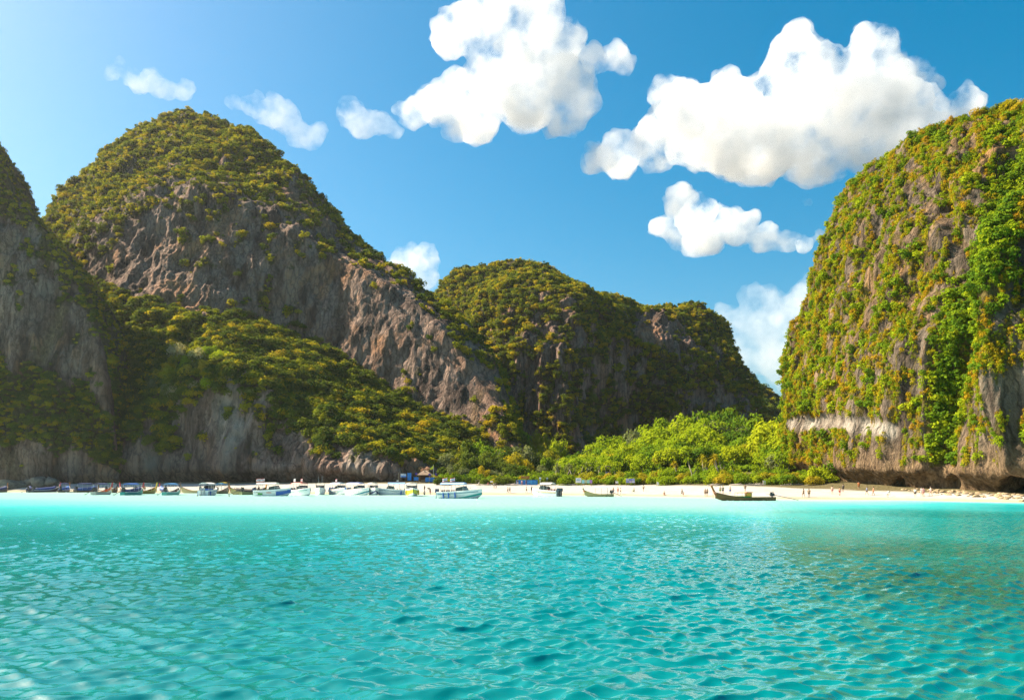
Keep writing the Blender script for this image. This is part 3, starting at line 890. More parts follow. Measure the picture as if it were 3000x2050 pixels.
make_cloud([(1750, 470, 48), (1820, 440, 62), (1920, 430, 85), (1990, 290, 66), (1970, 370, 75), (2060, 400, 120), (2140, 490, 70), (2180, 270, 105), (2230, 400, 140), (2340, 190, 95), (2390, 300, 135), (2420, 430, 105), (2530, 200, 85), (2540, 330, 135), (2640, 290, 85), (2680, 400, 105), (2750, 320, 66), (2800, 330, 44), (2835, 310, 26), (2560, 450, 75)],
           3200, CL_D, "biggest white cumulus cloud rising behind the sunlit cliff", 1, 11, 10, 540)
make_cloud([(1320, 110, 62), (1400, 75, 70), (1500, 70, 82), (1590, 70, 72), (1650, 130, 62), (1480, 170, 85), (1600, 190, 75), (1440, 250, 80), (1540, 270, 95), (1640, 260, 85), (1700, 300, 52), (1740, 185, 40), (1800, 165, 36), (1835, 190, 28), (1360, 300, 66), (1280, 320, 62), (1210, 320, 50), (1400, 350, 66), (1340, 385, 36), (1540, 345, 55), (1660, 340, 60), (1610, 390, 26)],
           3200, CL_D, "tall white cumulus cloud with a ragged tail above the dome's right slope", 2, 11, 8, 410)
make_cloud([(1020, 300, 28), (1035, 345, 38), (1070, 375, 36), (1120, 375, 34), (1155, 382, 22)], 3200, CL_T, "small white cloud trailing beside the tall ragged cumulus", 3, 8, 8, 400)
make_cloud([(690, 300, 16), (750, 320, 34), (800, 340, 42), (850, 370, 42), (880, 405, 34), (940, 385, 18), (910, 400, 20)], 3300, CL_T, "white cloud tucked behind the top of the dome", 4, 8, 8, 425)
make_cloud([(335, 218, 20), (352, 200, 16), (375, 230, 22), (410, 240, 30), (440, 228, 30), (465, 255, 28), (490, 268, 24), (525, 265, 19), (555, 257, 15)], 3300, CL_T, "small thin wispy cloud high over the grey cliff", 5, 6, 6)
make_cloud([(1940, 660, 38), (1990, 610, 48), (2050, 620, 55), (2110, 650, 50), (2160, 680, 44), (2060, 700, 55), (1980, 700, 36), (2230, 710, 40), (2300, 720, 34), (2360, 710, 26), (2400, 690, 18)], 3300, CL_D, "mid sized cloud floating below the biggest cumulus", 6, 9, 8, 735)
make_cloud([(2150, 960, 60), (2230, 930, 75), (2300, 960, 90), (2370, 900, 80), (2260, 1030, 90), (2340, 1060, 100), (2400, 980, 80), (2180, 1040, 70), (2420, 840, 50)], 4200, CL_F, "low pale cloud bank between the middle hill and the sunlit cliff", 7, 14, 8)
make_cloud([(1190, 770, 40), (1240, 765, 42), (1150, 780, 36), (1250, 810, 36), (1200, 830, 50)], 4200, CL_T, "low white cloud peeping over the dome's right slope", 8, 12, 8)
make_cloud([(2358, 594, 9), (2366, 592, 7)], 3200, CL_T, "tiny lone puff of cloud below the biggest cumulus", 9, 4, 5)
# ------------------------------------------------------------------ mesh builder for objects
class MB:
    def __init__(s):
        s.v, s.f = [], []
    def add(s, vs, fs):
        o = len(s.v)
        s.v += [tuple(map(float, p)) for p in vs]
        s.f += [tuple(int(i) + o for i in q) for q in fs]
        return s
    def box(s, c, size, rz=0.0, taper=1.0, ry=0.0):
        hx, hy, hz = [q / 2 for q in size]
        M = Matrix.Rotation(rz, 3, 'Z') @ Matrix.Rotation(ry, 3, 'Y')
        vs = []
        for z, k in ((-hz, 1.0), (hz, taper)):
            for x, y in ((-hx, -hy), (hx, -hy), (hx, hy), (-hx, hy)):
                vs.append(Vector(c) + M @ Vector((x * k, y * k, z)))
        return s.add(vs, [(3, 2, 1, 0), (4, 5, 6, 7), (0, 1, 5, 4), (1, 2, 6, 5), (2, 3, 7, 6), (3, 0, 4, 7)])
    def tube(s, pts, rad, n=6, cap=True):
        pts = [Vector(p) for p in pts]
        if not hasattr(rad, '__len__'): rad = [rad] * len(pts)
        rings = []
        for i, p in enumerate(pts):
            d = (pts[min(i + 1, len(pts) - 1)] - pts[max(i - 1, 0)]).normalized()
            a = d.orthogonal().normalized() if abs(d.z) > 0.9 else d.cross(Vector((0, 0, 1))).normalized()
            b = d.cross(a)
            rings.append([p + (a * math.cos(2 * math.pi * k / n) + b * math.sin(2 * math.pi * k / n)) * rad[i] for k in range(n)])
        fs = []
        for i in range(len(pts) - 1):
            for k in range(n):
                fs.append((i * n + k, i * n + (k + 1) % n, (i + 1) * n + (k + 1) % n, (i + 1) * n + k))
        if cap:
            fs.append(tuple(range(n))[::-1]); fs.append(tuple((len(pts) - 1) * n + k for k in range(n)))
        return s.add([q for r in rings for q in r], fs)
    def loft(s, rings, closed=True, cap=True):
        n = len(rings[0]); fs = []
        for i in range(len(rings) - 1):
            for k in range(n if closed else n - 1):
                fs.append((i * n + k, i * n + (k + 1) % n, (i + 1) * n + (k + 1) % n, (i + 1) * n + k))
        if cap and closed:
            fs.append(tuple(range(n))[::-1]); fs.append(tuple((len(rings) - 1) * n + k for k in range(n)))
        return s.add([q for r in rings for q in r], fs)
    def mesh(s, name, mat, smooth=False):
        me = bpy.data.meshes.new(name)
        me.from_pydata(s.v, [], s.f)
        bm = bmesh.new(); bm.from_mesh(me); bmesh.ops.recalc_face_normals(bm, faces=bm.faces); bm.to_mesh(me); bm.free()
        if smooth:
            me.polygons.foreach_set("use_smooth", np.ones(len(me.polygons), bool))
        me.materials.append(mat)
        return me
    def build(s, name, mat, parent=None, smooth=False, loc=None):
        return obj(name, s.mesh(name, mat, smooth), None, parent, loc)

def empty(name, loc, rz=0.0):
    o = bpy.data.objects.new(name, None)
    COL.objects.link(o)
    o.location = [float(q) for q in loc]; o.rotation_euler = (0, 0, rz)
    o.empty_display_size = 0.3
    return o

def on_ground(px, py, y0=128.0, y1=330.0):
    """the point of the beach seen at a photo pixel"""
    ys = np.linspace(y0, y1, 900)
    xs = (px - CX) / F * ys
    g = HY - F * (ground_z(xs, ys) - CH) / ys
    i = int(np.argmin(np.abs(g - py)))
    return Vector((xs[i], ys[i], float(ground_z(xs[i], ys[i]))))

# ------------------------------------------------------------------ trees
BARK = plain("bark", (0.20, 0.16, 0.12), 0.9, var=0.4, scale=2.0)
BARK_P = plain("bark_pale", (0.34, 0.29, 0.22), 0.9, var=0.3, scale=2.0)

def norm_crown(me):
    n = len(me.vertices)
    co = np.empty(n * 3, np.float32); me.vertices.foreach_get("co", co); co = co.reshape(-1, 3)
    r = np.percentile(np.hypot(co[:, 0], co[:, 1]), 96)
    z0, z1 = np.percentile(co[:, 2], 1), np.percentile(co[:, 2], 99)
    co[:, :2] /= r; co[:, 2] = (co[:, 2] - z0) / (z1 - z0)
    me.vertices.foreach_set("co", co.ravel()); me.update()
    return me

CROWN = {}
def crowns(key, mat, n=1300, leaf=0.08, seeds=(1, 2, 3), blobs=17, flatz=0.6):
    L = []
    for s in seeds:
        me = norm_crown(clump("crown", 300 + s * 7 + len(CROWN) * 31, n, leaf, blobs + s, flatz=flatz, dome=True, up=0.55, spread=0.95))
        me.materials.append(mat)
        L.append(me)
    CROWN[key] = L
crowns("bright", LEAF_BRIGHT)
crowns("gold", LEAF_GOLD)
crowns("forest", LEAF_FOREST)
crowns("lush", LEAF_LUSH)
crowns("grey", LEAF_GREY)
crowns("pale", LEAF_PALE, n=700)
crowns("olive", LEAF_OLIVE)
crowns("warm", LEAF_WARM)

TRUNK = []
for sd in range(3):
    r = random.Random(sd)
    m = MB()
    lean = r.uniform(-0.12, 0.12), r.uniform(-0.12, 0.12)
    top = Vector((lean[0], lean[1], 0.62))
    m.tube([(0, 0, -0.03), (lean[0] * 0.3, lean[1] * 0.2, 0.25), top], [0.035, 0.026, 0.02], 7)
    for k in range(5):
        a = k * 1.256 + r.uniform(-0.4, 0.4)
        e = top + Vector((math.cos(a) * r.uniform(0.15, 0.26), math.sin(a) * r.uniform(0.15, 0.26), r.uniform(0.12, 0.28)))
        m.tube([top - Vector((0, 0, r.uniform(0.02, 0.2))), (top + e) / 2 + Vector((0, 0, -0.03)), e], [0.016, 0.011, 0.006], 5)
    TRUNK.append(m.mesh("trunk", BARK, True))

def tree(base, H, R, kind, label, group, cfrac=0.66, name="tree", rnd=random.Random(5)):
    e = empty(name, base, rnd.uniform(0, 6.28))
    tr = obj("trunk", rnd.choice(TRUNK), None, e)
    tr.scale = (H * 0.9, H * 0.9, H)
    cr = obj("crown", rnd.choice(CROWN[kind]), None, e, (0, 0, H * (1 - cfrac)))
    cr.scale = (R, R * rnd.uniform(0.88, 1.1), H * cfrac)
    return tag(e, label, "tree", group)

LAB = {
 "bright": "lime green broad crowned tree in the sunlit grove behind the sand",
 "gold": "golden leaved tree in the sunlit grove behind the sand",
 "lush": "deep green leafy tree in the sunlit grove behind the sand",
 "grey": "silvery grey green tree in the sunlit grove behind the sand",
}
def zone(px):
    for lim, txt in ((1600, "left of the signposts"), (1690, "between signposts and white notice board"), (1765, "behind the white notice board"), (1830, "around the lifeguard stand"), (1905, "behind the six picture board"), (2000, "behind the open sand"), (2080, "left of the big longtail"), (2160, "behind the big longtail's bow"), (2250, "behind the big longtail's stern"), (9999, "against the sunlit cliff")):
        if px < lim: return txt
tr_r = random.Random(21)
sil = np.array([(1640, 1352), (1690, 1330), (1730, 1303), (1770, 1286), (1820, 1270), (1870, 1258), (1920, 1246), (1970, 1230), (2020, 1216), (2065, 1212), (2130, 1203), (2190, 1216), (2240, 1232), (2300, 1234), (2340, 1330), (2380, 1380)])
rows = [(322, 0, 46), (303, 22, 46), (288, 50, 44), (275, 82, 42), (264, 108, 38), (255, 132, 34)]
for ri, (Y, off, step) in enumerate(rows):
    px = 1655 + tr_r.uniform(0, 30)
    while px < 2312:
        jy = tr_r.uniform(-9, 9)
        top = -6 + np.interp(px, sil[:, 0], sil[:, 1]) + off * np.interp(px, [1650, 1800, 2100, 2300], [0.35, 0.6, 1.0, 1.0]) + (tr_r.uniform(0, 24) if ri else tr_r.uniform(-3, 8))
        y = Y + jy
        if px > 2250: y = min(y, 236 - 4 * ri + (2330 - px) * 0.2)          # in front of the sunlit cliff's edge
        x = (px - CX) / F * y
        zt = CH + (HY - top) / F * y
        zg = float(ground_z(x, y))
        H = zt - zg
        if H < 6.0: H = tr_r.uniform(5.5, 8)
        if H > 2.5:
            R = min(max(0.62 * H, 4.0), 7.6) * tr_r.uniform(0.85, 1.25)
            k = tr_r.choices(["bright", "lush", "gold", "grey"], [7, 2.6, 0.5, 0.8])[0]
            if ri == 0 and 2100 < px < 2190: k = "lush"
            tree((x, y, zg - 0.2), H, R, k, "%s %s %s" % ({"bright": "lime green tree", "gold": "golden leaved tree", "lush": "deep green tree", "grey": "silvery green tree"}[k], ("on the crest of the grove", "on the upper grove", "on the upper grove", "in the middle of the grove", "low in the grove", "at the front of the grove")[ri], zone(px)), "trees of the sunlit grove", cfrac=tr_r.uniform(0.62, 0.85), rnd=tr_r)
        px += step * tr_r.uniform(0.75, 1.25)
# shaded trees behind the hut and the mural wall
sil2 = np.array([(1180, 1385), (1220, 1372), (1270, 1330), (1320, 1302), (1380, 1292), (1440, 1296), (1500, 1305), (1560, 1322), (1620, 1335), (1680, 1345)])
for ri, (Y, off, step) in enumerate([(296, 0, 40), (283, 26, 38), (271, 48, 34), (263, 72, 30)]):
    px = 1225 + tr_r.uniform(0, 20) + (40 if ri == 3 else 0)
    while px < 1690:
        top = np.interp(px, sil2[:, 0], sil2[:, 1]) + off + tr_r.uniform(-6, 10)
        if px < 1290 and ri == 3: top = 1392
        y = Y + tr_r.uniform(-4, 4); x = (px - CX) / F * y
        zt = CH + (HY - top) / F * y; zg = float(ground_z(x, y)); H = max(zt - zg, 2.2)
        k = tr_r.choices(["forest", "grey", "olive", "lush"], [4, 2, 1.6, 1.5])[0]  # dark and greyed leaf kinds put shade into these crowns' colour
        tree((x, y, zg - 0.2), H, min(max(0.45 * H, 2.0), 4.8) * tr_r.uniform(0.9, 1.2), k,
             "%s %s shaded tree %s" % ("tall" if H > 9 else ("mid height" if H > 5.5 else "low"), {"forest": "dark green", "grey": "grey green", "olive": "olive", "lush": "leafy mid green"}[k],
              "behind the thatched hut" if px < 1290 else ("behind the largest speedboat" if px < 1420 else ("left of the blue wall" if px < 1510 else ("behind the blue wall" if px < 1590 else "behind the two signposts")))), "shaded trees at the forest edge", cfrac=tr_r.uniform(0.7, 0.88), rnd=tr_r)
        px += step * tr_r.uniform(0.75, 1.25)
# trees at the right foot of the dome, sunlight put into gold and bright leaves
for px, top, Y, Hm in [(1478, 1205, 352, 9), (1505, 1235, 348, 9), (1535, 1262, 342, 12), (1572, 1268, 338, 14), (1600, 1278, 334, 13), (1632, 1290, 326, 13), (1585, 1305, 322, 11), (1618, 1322, 312, 10), (1545, 1300, 326, 11)]:
    zt = CH + (HY - top) / F * Y
    tree(((px - CX) / F * Y, Y, zt - Hm), Hm, 4.6 * tr_r.uniform(0.8, 1.1), tr_r.choice(["gold", "bright"]), "sunlit yellow green tree on the right foot of the dome", "sunlit trees on the dome's foot", cfrac=0.8, rnd=tr_r)

def at_cliff(data, px, py):
    P, a, b = data[0], data[2], data[3]
    d = (a - px) ** 2 + (b - py) ** 2
    # nearest surface first
    d = d + (P[..., 1] - P[..., 1].min()) * 0.2
    i = np.unravel_index(np.argmin(d), d.shape)
    return P[i]
for px, py, H, k in [(520, 1035, 9, "pale"), (470, 1090, 7, "gold"), (505, 1105, 7, "gold"), (545, 1060, 7, "bright"), (580, 1040, 7, "pale"), (615, 1030, 7, "bright"), (560, 1100, 6, "gold"), (490, 1140, 6, "grey"), (520, 1150, 6, "pale"), (610, 1080, 6, "gold"), (650, 1060, 6, "bright"), (670, 1100, 5, "gold"), (455, 1120, 5.5, "grey"), (630, 1130, 5, "bright"), (500, 1170, 5, "gold"), (580, 1130, 5, "pale")]:  # pale and gold leaf colours paint a sunlit patch on the buttress
    q = at_cliff(DOME, px, py + 18)
    tree((q[0], q[1] - 0.5, q[2] - 1.5), H, H * 0.52, k, {"pale": "pale tree tinted as sunlit on the buttress below the dome", "gold": "golden tree on the buttress below the dome", "bright": "bright green tree on the buttress below the dome", "grey": "silvery tree on the buttress below the dome"}[k], "sunlit trees on the buttress", cfrac=0.75, rnd=tr_r)
for px, py, H in [(2552, 525, 4), (2585, 490, 4), (2612, 468, 5), (2650, 445, 4.5), (2672, 432, 5), (2705, 412, 4), (2740, 392, 5), (2782, 372, 5), (2815, 362, 4.5), (2850, 352, 5.5), (2885, 344, 5), (2920, 338, 6), (2950, 334, 6.5), (2985, 330, 6), (3015, 330, 6), (2470, 655, 3.5), (2435, 740, 3.5), (2395, 840, 3.5)]:
    q = at_cliff(RIGHT, px, py)
    tree((q[0] + 0.6, q[1], q[2] - 1.0), H * 0.7, H * 0.34, tr_r.choice(["olive", "olive", "lush", "warm"]), "small tree on the sunlit cliff's skyline, %s" % ("on the steep edge above the grove" if px < 2545 else ("on the sloping shoulder" if px < 2800 else "on the summit")), "skyline trees of the sunlit cliff", cfrac=0.7, rnd=tr_r)
for px, py, H in [(340, 425, 6), (300, 455, 6), (420, 368, 6), (520, 340, 6), (600, 345, 6), (662, 360, 6), (735, 395, 5), (790, 428, 5), (860, 485, 5), (235, 505, 6), (180, 560, 6), (140, 610, 6), (930, 590, 5), (985, 655, 5), (1060, 715, 5), (1110, 755, 6), (1180, 805, 6), (1230, 835, 6), (1300, 905, 6), (1340, 955, 6), (1380, 1015, 6)]:
    q = at_cliff(DOME, px, py)
    tree((q[0], q[1] + 1, q[2] - 2.0), H, H * 0.55, tr_r.choice(["olive", "olive", "forest"]), "dark tree on the skyline of the dome, %s" % ("on the slope beside the grey cliff" if px < 320 else ("on the summit" if px < 700 else ("just below the summit" if px < 1000 else "on the slope beside the middle hill"))), "skyline trees of the dome", cfrac=0.75, rnd=tr_r)

# pandanus: spiky heads on thin bare stems
def pandanus_mesh(seed):
    r = random.Random(seed)
    st = MB(); lf = MB()
    heads = []
    for k in range(r.choice((2, 3))):
        a = r.uniform(0, 6.28); h = r.uniform(0.62, 0.9)
        e = Vector((math.cos(a) * 0.2, math.sin(a) * 0.2, h))
        st.tube([(0, 0, -0.05), (e.x * 0.2, e.y * 0.2, 0.35), e], [0.03, 0.024, 0.018], 6)
        heads.append(e)
    for k in range(5):
        a = k * 1.256
        st.tube([(0.0, 0.0, 0.22), (math.cos(a) * 0.1, math.sin(a) * 0.1, -0.03)], [0.012, 0.01], 5)
    for e in heads:
        for k in range(46):
            a = r.uniform(0, 6.28); el = r.uniform(-0.5, 1.4)
            L = r.uniform(0.18, 0.30)
            d = Vector((math.cos(a) * math.cos(el), math.sin(a) * math.cos(el), math.sin(el)))
            sd = Vector((-math.sin(a), math.cos(a), 0)) * 0.016
            m1 = e + d * L * 0.55
            tip = e + d * L - Vector((0, 0, 0.09))
            lf.add([e - sd, e + sd, m1 + sd, m1 - sd, tip], [(0, 1, 2, 3), (3, 2, 4)])
    return st.mesh("stem", BARK_P, True), lf
PAND = []
for sd, mat in ((1, LEAF_BRIGHT), (2, LEAF_GOLD), (3, LEAF_GREY), (4, LEAF_LUSH)):
    s_, l_ = pandanus_mesh(sd)
    PAND.append((s_, l_.mesh("leaf_head", mat), {1: "lime green", 2: "golden", 3: "grey green", 4: "deep green"}[sd]))
for px, py, H, k in [(1626, 1412, 6, 2), (1642, 1411, 7, 2), (1660, 1411, 6.5, 2), (1678, 1410, 7, 2), (1700, 1408, 7, 0), (1712, 1408, 6, 0), (1752, 1406, 6.5, 0), (1805, 1398, 5, 3), (1930, 1396, 5.5, 3), (1985, 1398, 6, 1), (2030, 1402, 7, 0), (2062, 1403, 7.5, 1), (2075, 1403, 6, 1), (2108, 1402, 7.5, 1), (2120, 1403, 7, 3), (2155, 1404, 6, 3)]:
    g = on_ground(px, 1418)
    g.y += 6 + tr_r.uniform(-2, 3); g.x = (px - CX) / F * g.y; g.z = float(ground_z(g.x, g.y))
    e = empty("pandanus", g, tr_r.uniform(0, 6))
    a = obj("stem", PAND[k][0], None, e); b = obj("leaf_head", PAND[k][1], None, e)
    for o in (a, b): o.scale = (H, H, H)
    tag(e, "%s pandanus with spiky heads on bare stems %s" % (PAND[k][2], zone(px)), "pandanus", "pandanus along the beach edge")

# shrubs along the edge of the sand
sh_r = random.Random(77)
px = 1290
while px < 2420:
    if not (1500 < px < 1590 or 1240 < px < 1280):
        g = on_ground(px, 1419 + sh_r.uniform(-2, 3))
        lit = px > 1640  # bright leaf colours stand for sun here, dark ones for shade
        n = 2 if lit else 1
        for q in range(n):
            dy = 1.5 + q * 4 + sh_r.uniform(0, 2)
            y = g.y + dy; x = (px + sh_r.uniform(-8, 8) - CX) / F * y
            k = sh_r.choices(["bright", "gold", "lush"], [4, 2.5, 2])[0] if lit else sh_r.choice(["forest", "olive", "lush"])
            R = sh_r.uniform(1.6, 2.8); H = R * sh_r.uniform(0.9, 1.3) + q * 0.8
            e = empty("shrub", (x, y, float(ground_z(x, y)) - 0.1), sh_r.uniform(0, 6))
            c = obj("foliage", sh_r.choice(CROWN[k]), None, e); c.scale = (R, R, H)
            st = obj("stem", sh_r.choice(TRUNK), None, e); st.scale = (H * 0.7, H * 0.7, H * 0.8)
            tag(e, "%s %s %s %s" % ("tall" if H > 3.2 else ("mid height" if H > 2.4 else "low"), {"bright": "lime green shrub", "gold": "golden yellow shrub", "lush": "mid green shrub", "forest": "dark green shrub", "olive": "olive shrub"}[k], "at the sand's edge" if q == 0 else "just inside the forest edge", zone(px)), "shrub", "shrubs along the edge of the sand")
    px += sh_r.uniform(13, 26)
# ------------------------------------------------------------------ boats
def P_(n, c, **k): return plain(n, c, **k)
WHITE = plain("white_gelcoat", (0.78, 0.79, 0.78), 0.35, var=0.06, spec=0.5)
ENG = plain("engine_metal", (0.06, 0.06, 0.06), 0.5, metal=0.3, var=0.3)
DARKG = plain("dark_glass", (0.02, 0.03, 0.035), 0.15, var=0.1, spec=0.6)
CHROME = plain("steel_rail", (0.55, 0.55, 0.55), 0.3, metal=0.8)
def colm(rgb, rough=0.55):
    return plain("paint_%d_%d_%d" % tuple(int(c * 100) for c in rgb), rgb, rough, var=0.14)
NAVY, BLUE, SKYB, TEAL = (0.012, 0.03, 0.13), (0.02, 0.11, 0.42), (0.25, 0.48, 0.85), (0.02, 0.30, 0.26)
WOOD, PALEW, DARKW, ORANGE, RED, YEL, WHT, PINK, GREEN, PURP = (0.21, 0.12, 0.045), (0.42, 0.33, 0.16), (0.07, 0.05, 0.03), (0.50, 0.17, 0.05), (0.45, 0.04, 0.04), (0.65, 0.45, 0.03), (0.75, 0.75, 0.73), (0.68, 0.27, 0.24), (0.04, 0.30, 0.05), (0.25, 0.12, 0.45)

def water_pos(px, py):
    Y = F * CH / (py - HY)
    return ((px - CX) / F * Y, Y, 0.0)

def roof(parent, x0, x1, w, z, col, arch=0.12, name="canopy", post=True, legz=0.5, posts=3, skirt=0.0):
    m = MB()
    rings = []
    for x in np.linspace(x0, x1, 5):
        up, dn = [], []
        for k in range(7):
            y = -w + 2 * w * k / 6
            zz = z + arch * (1 - (y / w) ** 2)
            up.append((x, y, zz)); dn.append((x, y, zz - 0.05 - (skirt if k in (0, 6) else 0)))
        rings.append(up + dn[::-1])
    m.loft(rings)
    r = m.build(name, colm(col), parent, False)
    if post:
        for x in np.linspace(x0 + 0.08, x1 - 0.08, posts):
            for s in (-1, 1):
                MB().tube([(x, s * (w - 0.06), legz), (x, s * (w - 0.06), z - 0.02)], 0.035, 5).build("post", CHROME, r)
    return r

def flag(parent, x, y, z0, z1, cols, w=0.9, name="flag"):
    p = MB().tube([(x, y, z0), (x, y, z1)], 0.02, 5).build("flagpole", CHROME, parent)
    h = 0.55
    n = len(cols)
    for i, c in enumerate(cols):
        m = MB(); a = z1 - 0.03 - h * i / n; b = a - h / n
        top, bot = [], []
        for k in range(5):
            xx = x - w * k / 4; yy = y + 0.07 * math.sin(k * 1.7)
            top.append((xx, yy, a - 0.03 * k)); bot.append((xx, yy, b - 0.03 * k))
        for k in range(4):
            for off in (0.0, 0.012):
                m.add([(q[0], q[1] + off, q[2]) for q in (top[k], top[k + 1], bot[k + 1], bot[k])], [(0, 1, 2, 3)])
        m.build("stripe" if n > 1 else "cloth", colm(c), p)
    return p

def longtail(px, py, ang, L, label, hull=WOOD, rim=DARKW, inside=(0.20, 0.10, 0.05), prow=ORANGE, canopy=None, tarp=None, eng=True, cabin=None, shaft_len=4.2, ribbons=(RED, YEL), scheme_keel=None, group="longtail boats moored off the beach", canopy2=None, tube_up=True):
    pos = water_pos(px, py)
    e = empty("longtail_boat", pos, math.radians(ang))
    B = 0.075 * L + 0.05
    # stations from stern (-) to stem (+)
    st = np.linspace(-0.5, 0.5, 15)
    rings, gun = [], []
    for u in st:
        f = u + 0.5
        b = B * (0.72 + 0.28 * math.sin(min(f / 0.45, 1) * math.pi / 2)) * (1 - max(0, (f - 0.5) / 0.5) ** 2.3 * 0.94)
        sh = 0.52 + 0.10 * (1 - f) ** 2 + 0.95 * max(0, (f - 0.4) / 0.6) ** 1.9
        kz = -0.22 + 0.75 * max(0, (f - 0.72) / 0.28) ** 2
        x = u * L
        prof = [(x, -b, sh), (x, -b * 0.93, kz * 0.3 + sh * 0.25), (x, -b * 0.66, kz * 0.8), (x, 0, kz), (x, b * 0.66, kz * 0.8), (x, b * 0.93, kz * 0.3 + sh * 0.25), (x, b, sh)]
        inn = [(x, b * 0.88, sh - 0.02), (x, b * 0.75, 0.16 + max(kz, 0)), (x, 0, 0.10 + max(kz, 0) * 1.1), (x, -b * 0.75, 0.16 + max(kz, 0)), (x, -b * 0.88, sh - 0.02)]
        rings.append(prof + inn); gun.append((x, b, sh))
    n = len(rings[0])
    mh = MB(); mh.loft([r[:7] for r in rings], closed=False); mh.add(rings[0][:7], [tuple(range(7))[::-1]])
    h = mh.build("hull", colm(hull), e, True)
    mi = MB(); mi.loft([[r[6]] + r[7:] + [r[0]] for r in rings], closed=False); mi.build("interior", colm(inside), e)
    for s in (-1, 1):
        MB().tube([(g[0], s * g[1], g[2] + 0.01) for g in gun], 0.045, 5).build("gunwale", colm(rim), e)
    if scheme_keel:
        MB().tube([(x * L, 0, -0.02) for x in np.linspace(-0.5, 0.36, 4)], [0.2, 0.25, 0.22, 0.1], 6).build("keel", colm(scheme_keel), e)
    for k, f in enumerate((-0.3, -0.12, 0.06, 0.22)):
        MB().box((f * L, 0, 0.40), (0.28, B * 1.55, 0.05)).build("thwart", colm(tuple(min(1, c * 1.3) for c in inside)), e)
    # tall prow
    x1 = 0.5 * L
    pm = MB(); rr = []
    for f in np.linspace(0, 1, 6):
        x = x1 - 0.25 + 1.05 * f * (1 - 0.15 * f) * L / 10; z = 0.8 + f * 1.9 * L / 10.5
        w = 0.11; dpt = 0.2 - 0.07 * f + (0.05 if f == 1 else 0)
        rr.append([(x - dpt, -w, z), (x + dpt, -w, z - 0.12), (x + dpt, w, z - 0.12), (x - dpt, w, z)])
    pm.loft(rr); pr = pm.build("prow", colm(prow), e)
    gx = x1 - 0.25 + 0.36 * L / 10; gz = 0.8 + 0.70 * L / 10.5
    for i, c in enumerate(ribbons):
        MB().tube([(gx + 0.25 * math.cos(a) - 0.1 * i, 0.22 * math.sin(a), gz - 0.12 * i + 0.1 * math.cos(a)) for a in np.linspace(0, 2 * math.pi, 9)], 0.07, 5).build("ribbon", colm(c), pr)
        MB().box((gx + 0.28, 0.05 * i, gz - 0.55 - 0.1 * i), (0.07, 0.07, 0.9), taper=0.6).build("ribbon_tail", colm(c), pr)
    if canopy:
        roof(e, -0.30 * L, 0.14 * L, B * 1.0, 2.2, canopy, 0.16, skirt=0.1)
    if canopy2:
        roof(e, -0.10 * L, 0.16 * L, B * 1.0, 2.42, canopy2, 0.1)
    if tarp:
        m = MB(); rings = []
        for f in np.linspace(-0.42, 0.34, 8):
            i = int(np.argmin(np.abs(st - f))); b = gun[i][1] * 1.04; sh = gun[i][2]
            rings.append([(f * L, b * c, sh + 0.04 + 0.55 * max(0, math.sin(a)) ** 0.8 * (1 - abs(f) * 0.8) * 1.2 - 0.12 * (abs(c) > 0.95)) for c, a in [(math.cos(a), a) for a in np.linspace(0, math.pi, 8)]] + [(f * L, -b * 0.9, sh - 0.1), (f * L, b * 0.9, sh - 0.1)])
        m.loft(rings); m.build("tarpaulin", colm(tarp), e, True)
    if cabin:
        roofc, boxc, basec = cabin
        m = MB().box((0.05 * L, 0, 0.62), (2.4, B * 1.7, 0.36)).build("deck_cover", colm(basec), e)
        c = MB().box((-0.055 * L, 0, 0.98), (0.85, B * 1.5, 0.75)).build("cabin", colm(boxc), e)
        r = roof(e, -0.10 * L, 0.16 * L, B * 0.9, 1.42, roofc, 0.06, legz=0.55)
        MB().box((-0.055 * L, 0, 1.52), (1.2, B * 1.8, 0.07)).build("cabin_roof", colm(roofc), c)
    if eng:
        xs = -0.5 * L + 0.5
        g = MB(); g.box((xs, 0, 1.05), (0.75, 0.45, 0.5)).box((xs + 0.15, 0, 1.38), (0.35, 0.38, 0.25)).tube([(xs - 0.2, 0.1, 1.2), (xs - 0.1, 0.15, 1.65)], 0.06, 6)
        g.tube([(xs, 0, 0.4), (xs, 0, 0.9)], [0.16, 0.1], 8)
        en = g.build("engine", ENG, e)
        tip = (xs - shaft_len, 0.0, 0.12 if tube_up else -0.1)
        MB().tube([(xs - 0.3, 0, 1.0), ((xs * 2 - shaft_len) / 2 - 0.2, 0, 0.58), tip], [0.06, 0.05, 0.04], 6).build("drive_shaft", ENG, en)
        pr2 = MB()
        for a in (0, 2.09, 4.19):
            pr2.box((tip[0] - 0.03, 0.14 * math.sin(a), tip[2] + 0.14 * math.cos(a)), (0.04, 0.10, 0.26), taper=0.7)
        pr2.build("propeller", CHROME, en)
        MB().tube([(xs + 0.3, 0, 1.1), (xs + 1.3, 0.1, 1.25)], 0.03, 5).build("tiller", CHROME, en)
    e.scale = (1.08, 1.2, 1.3) if px < 760 else (1, 1, 1)
    tag(e, label, "boat", group)
    return e

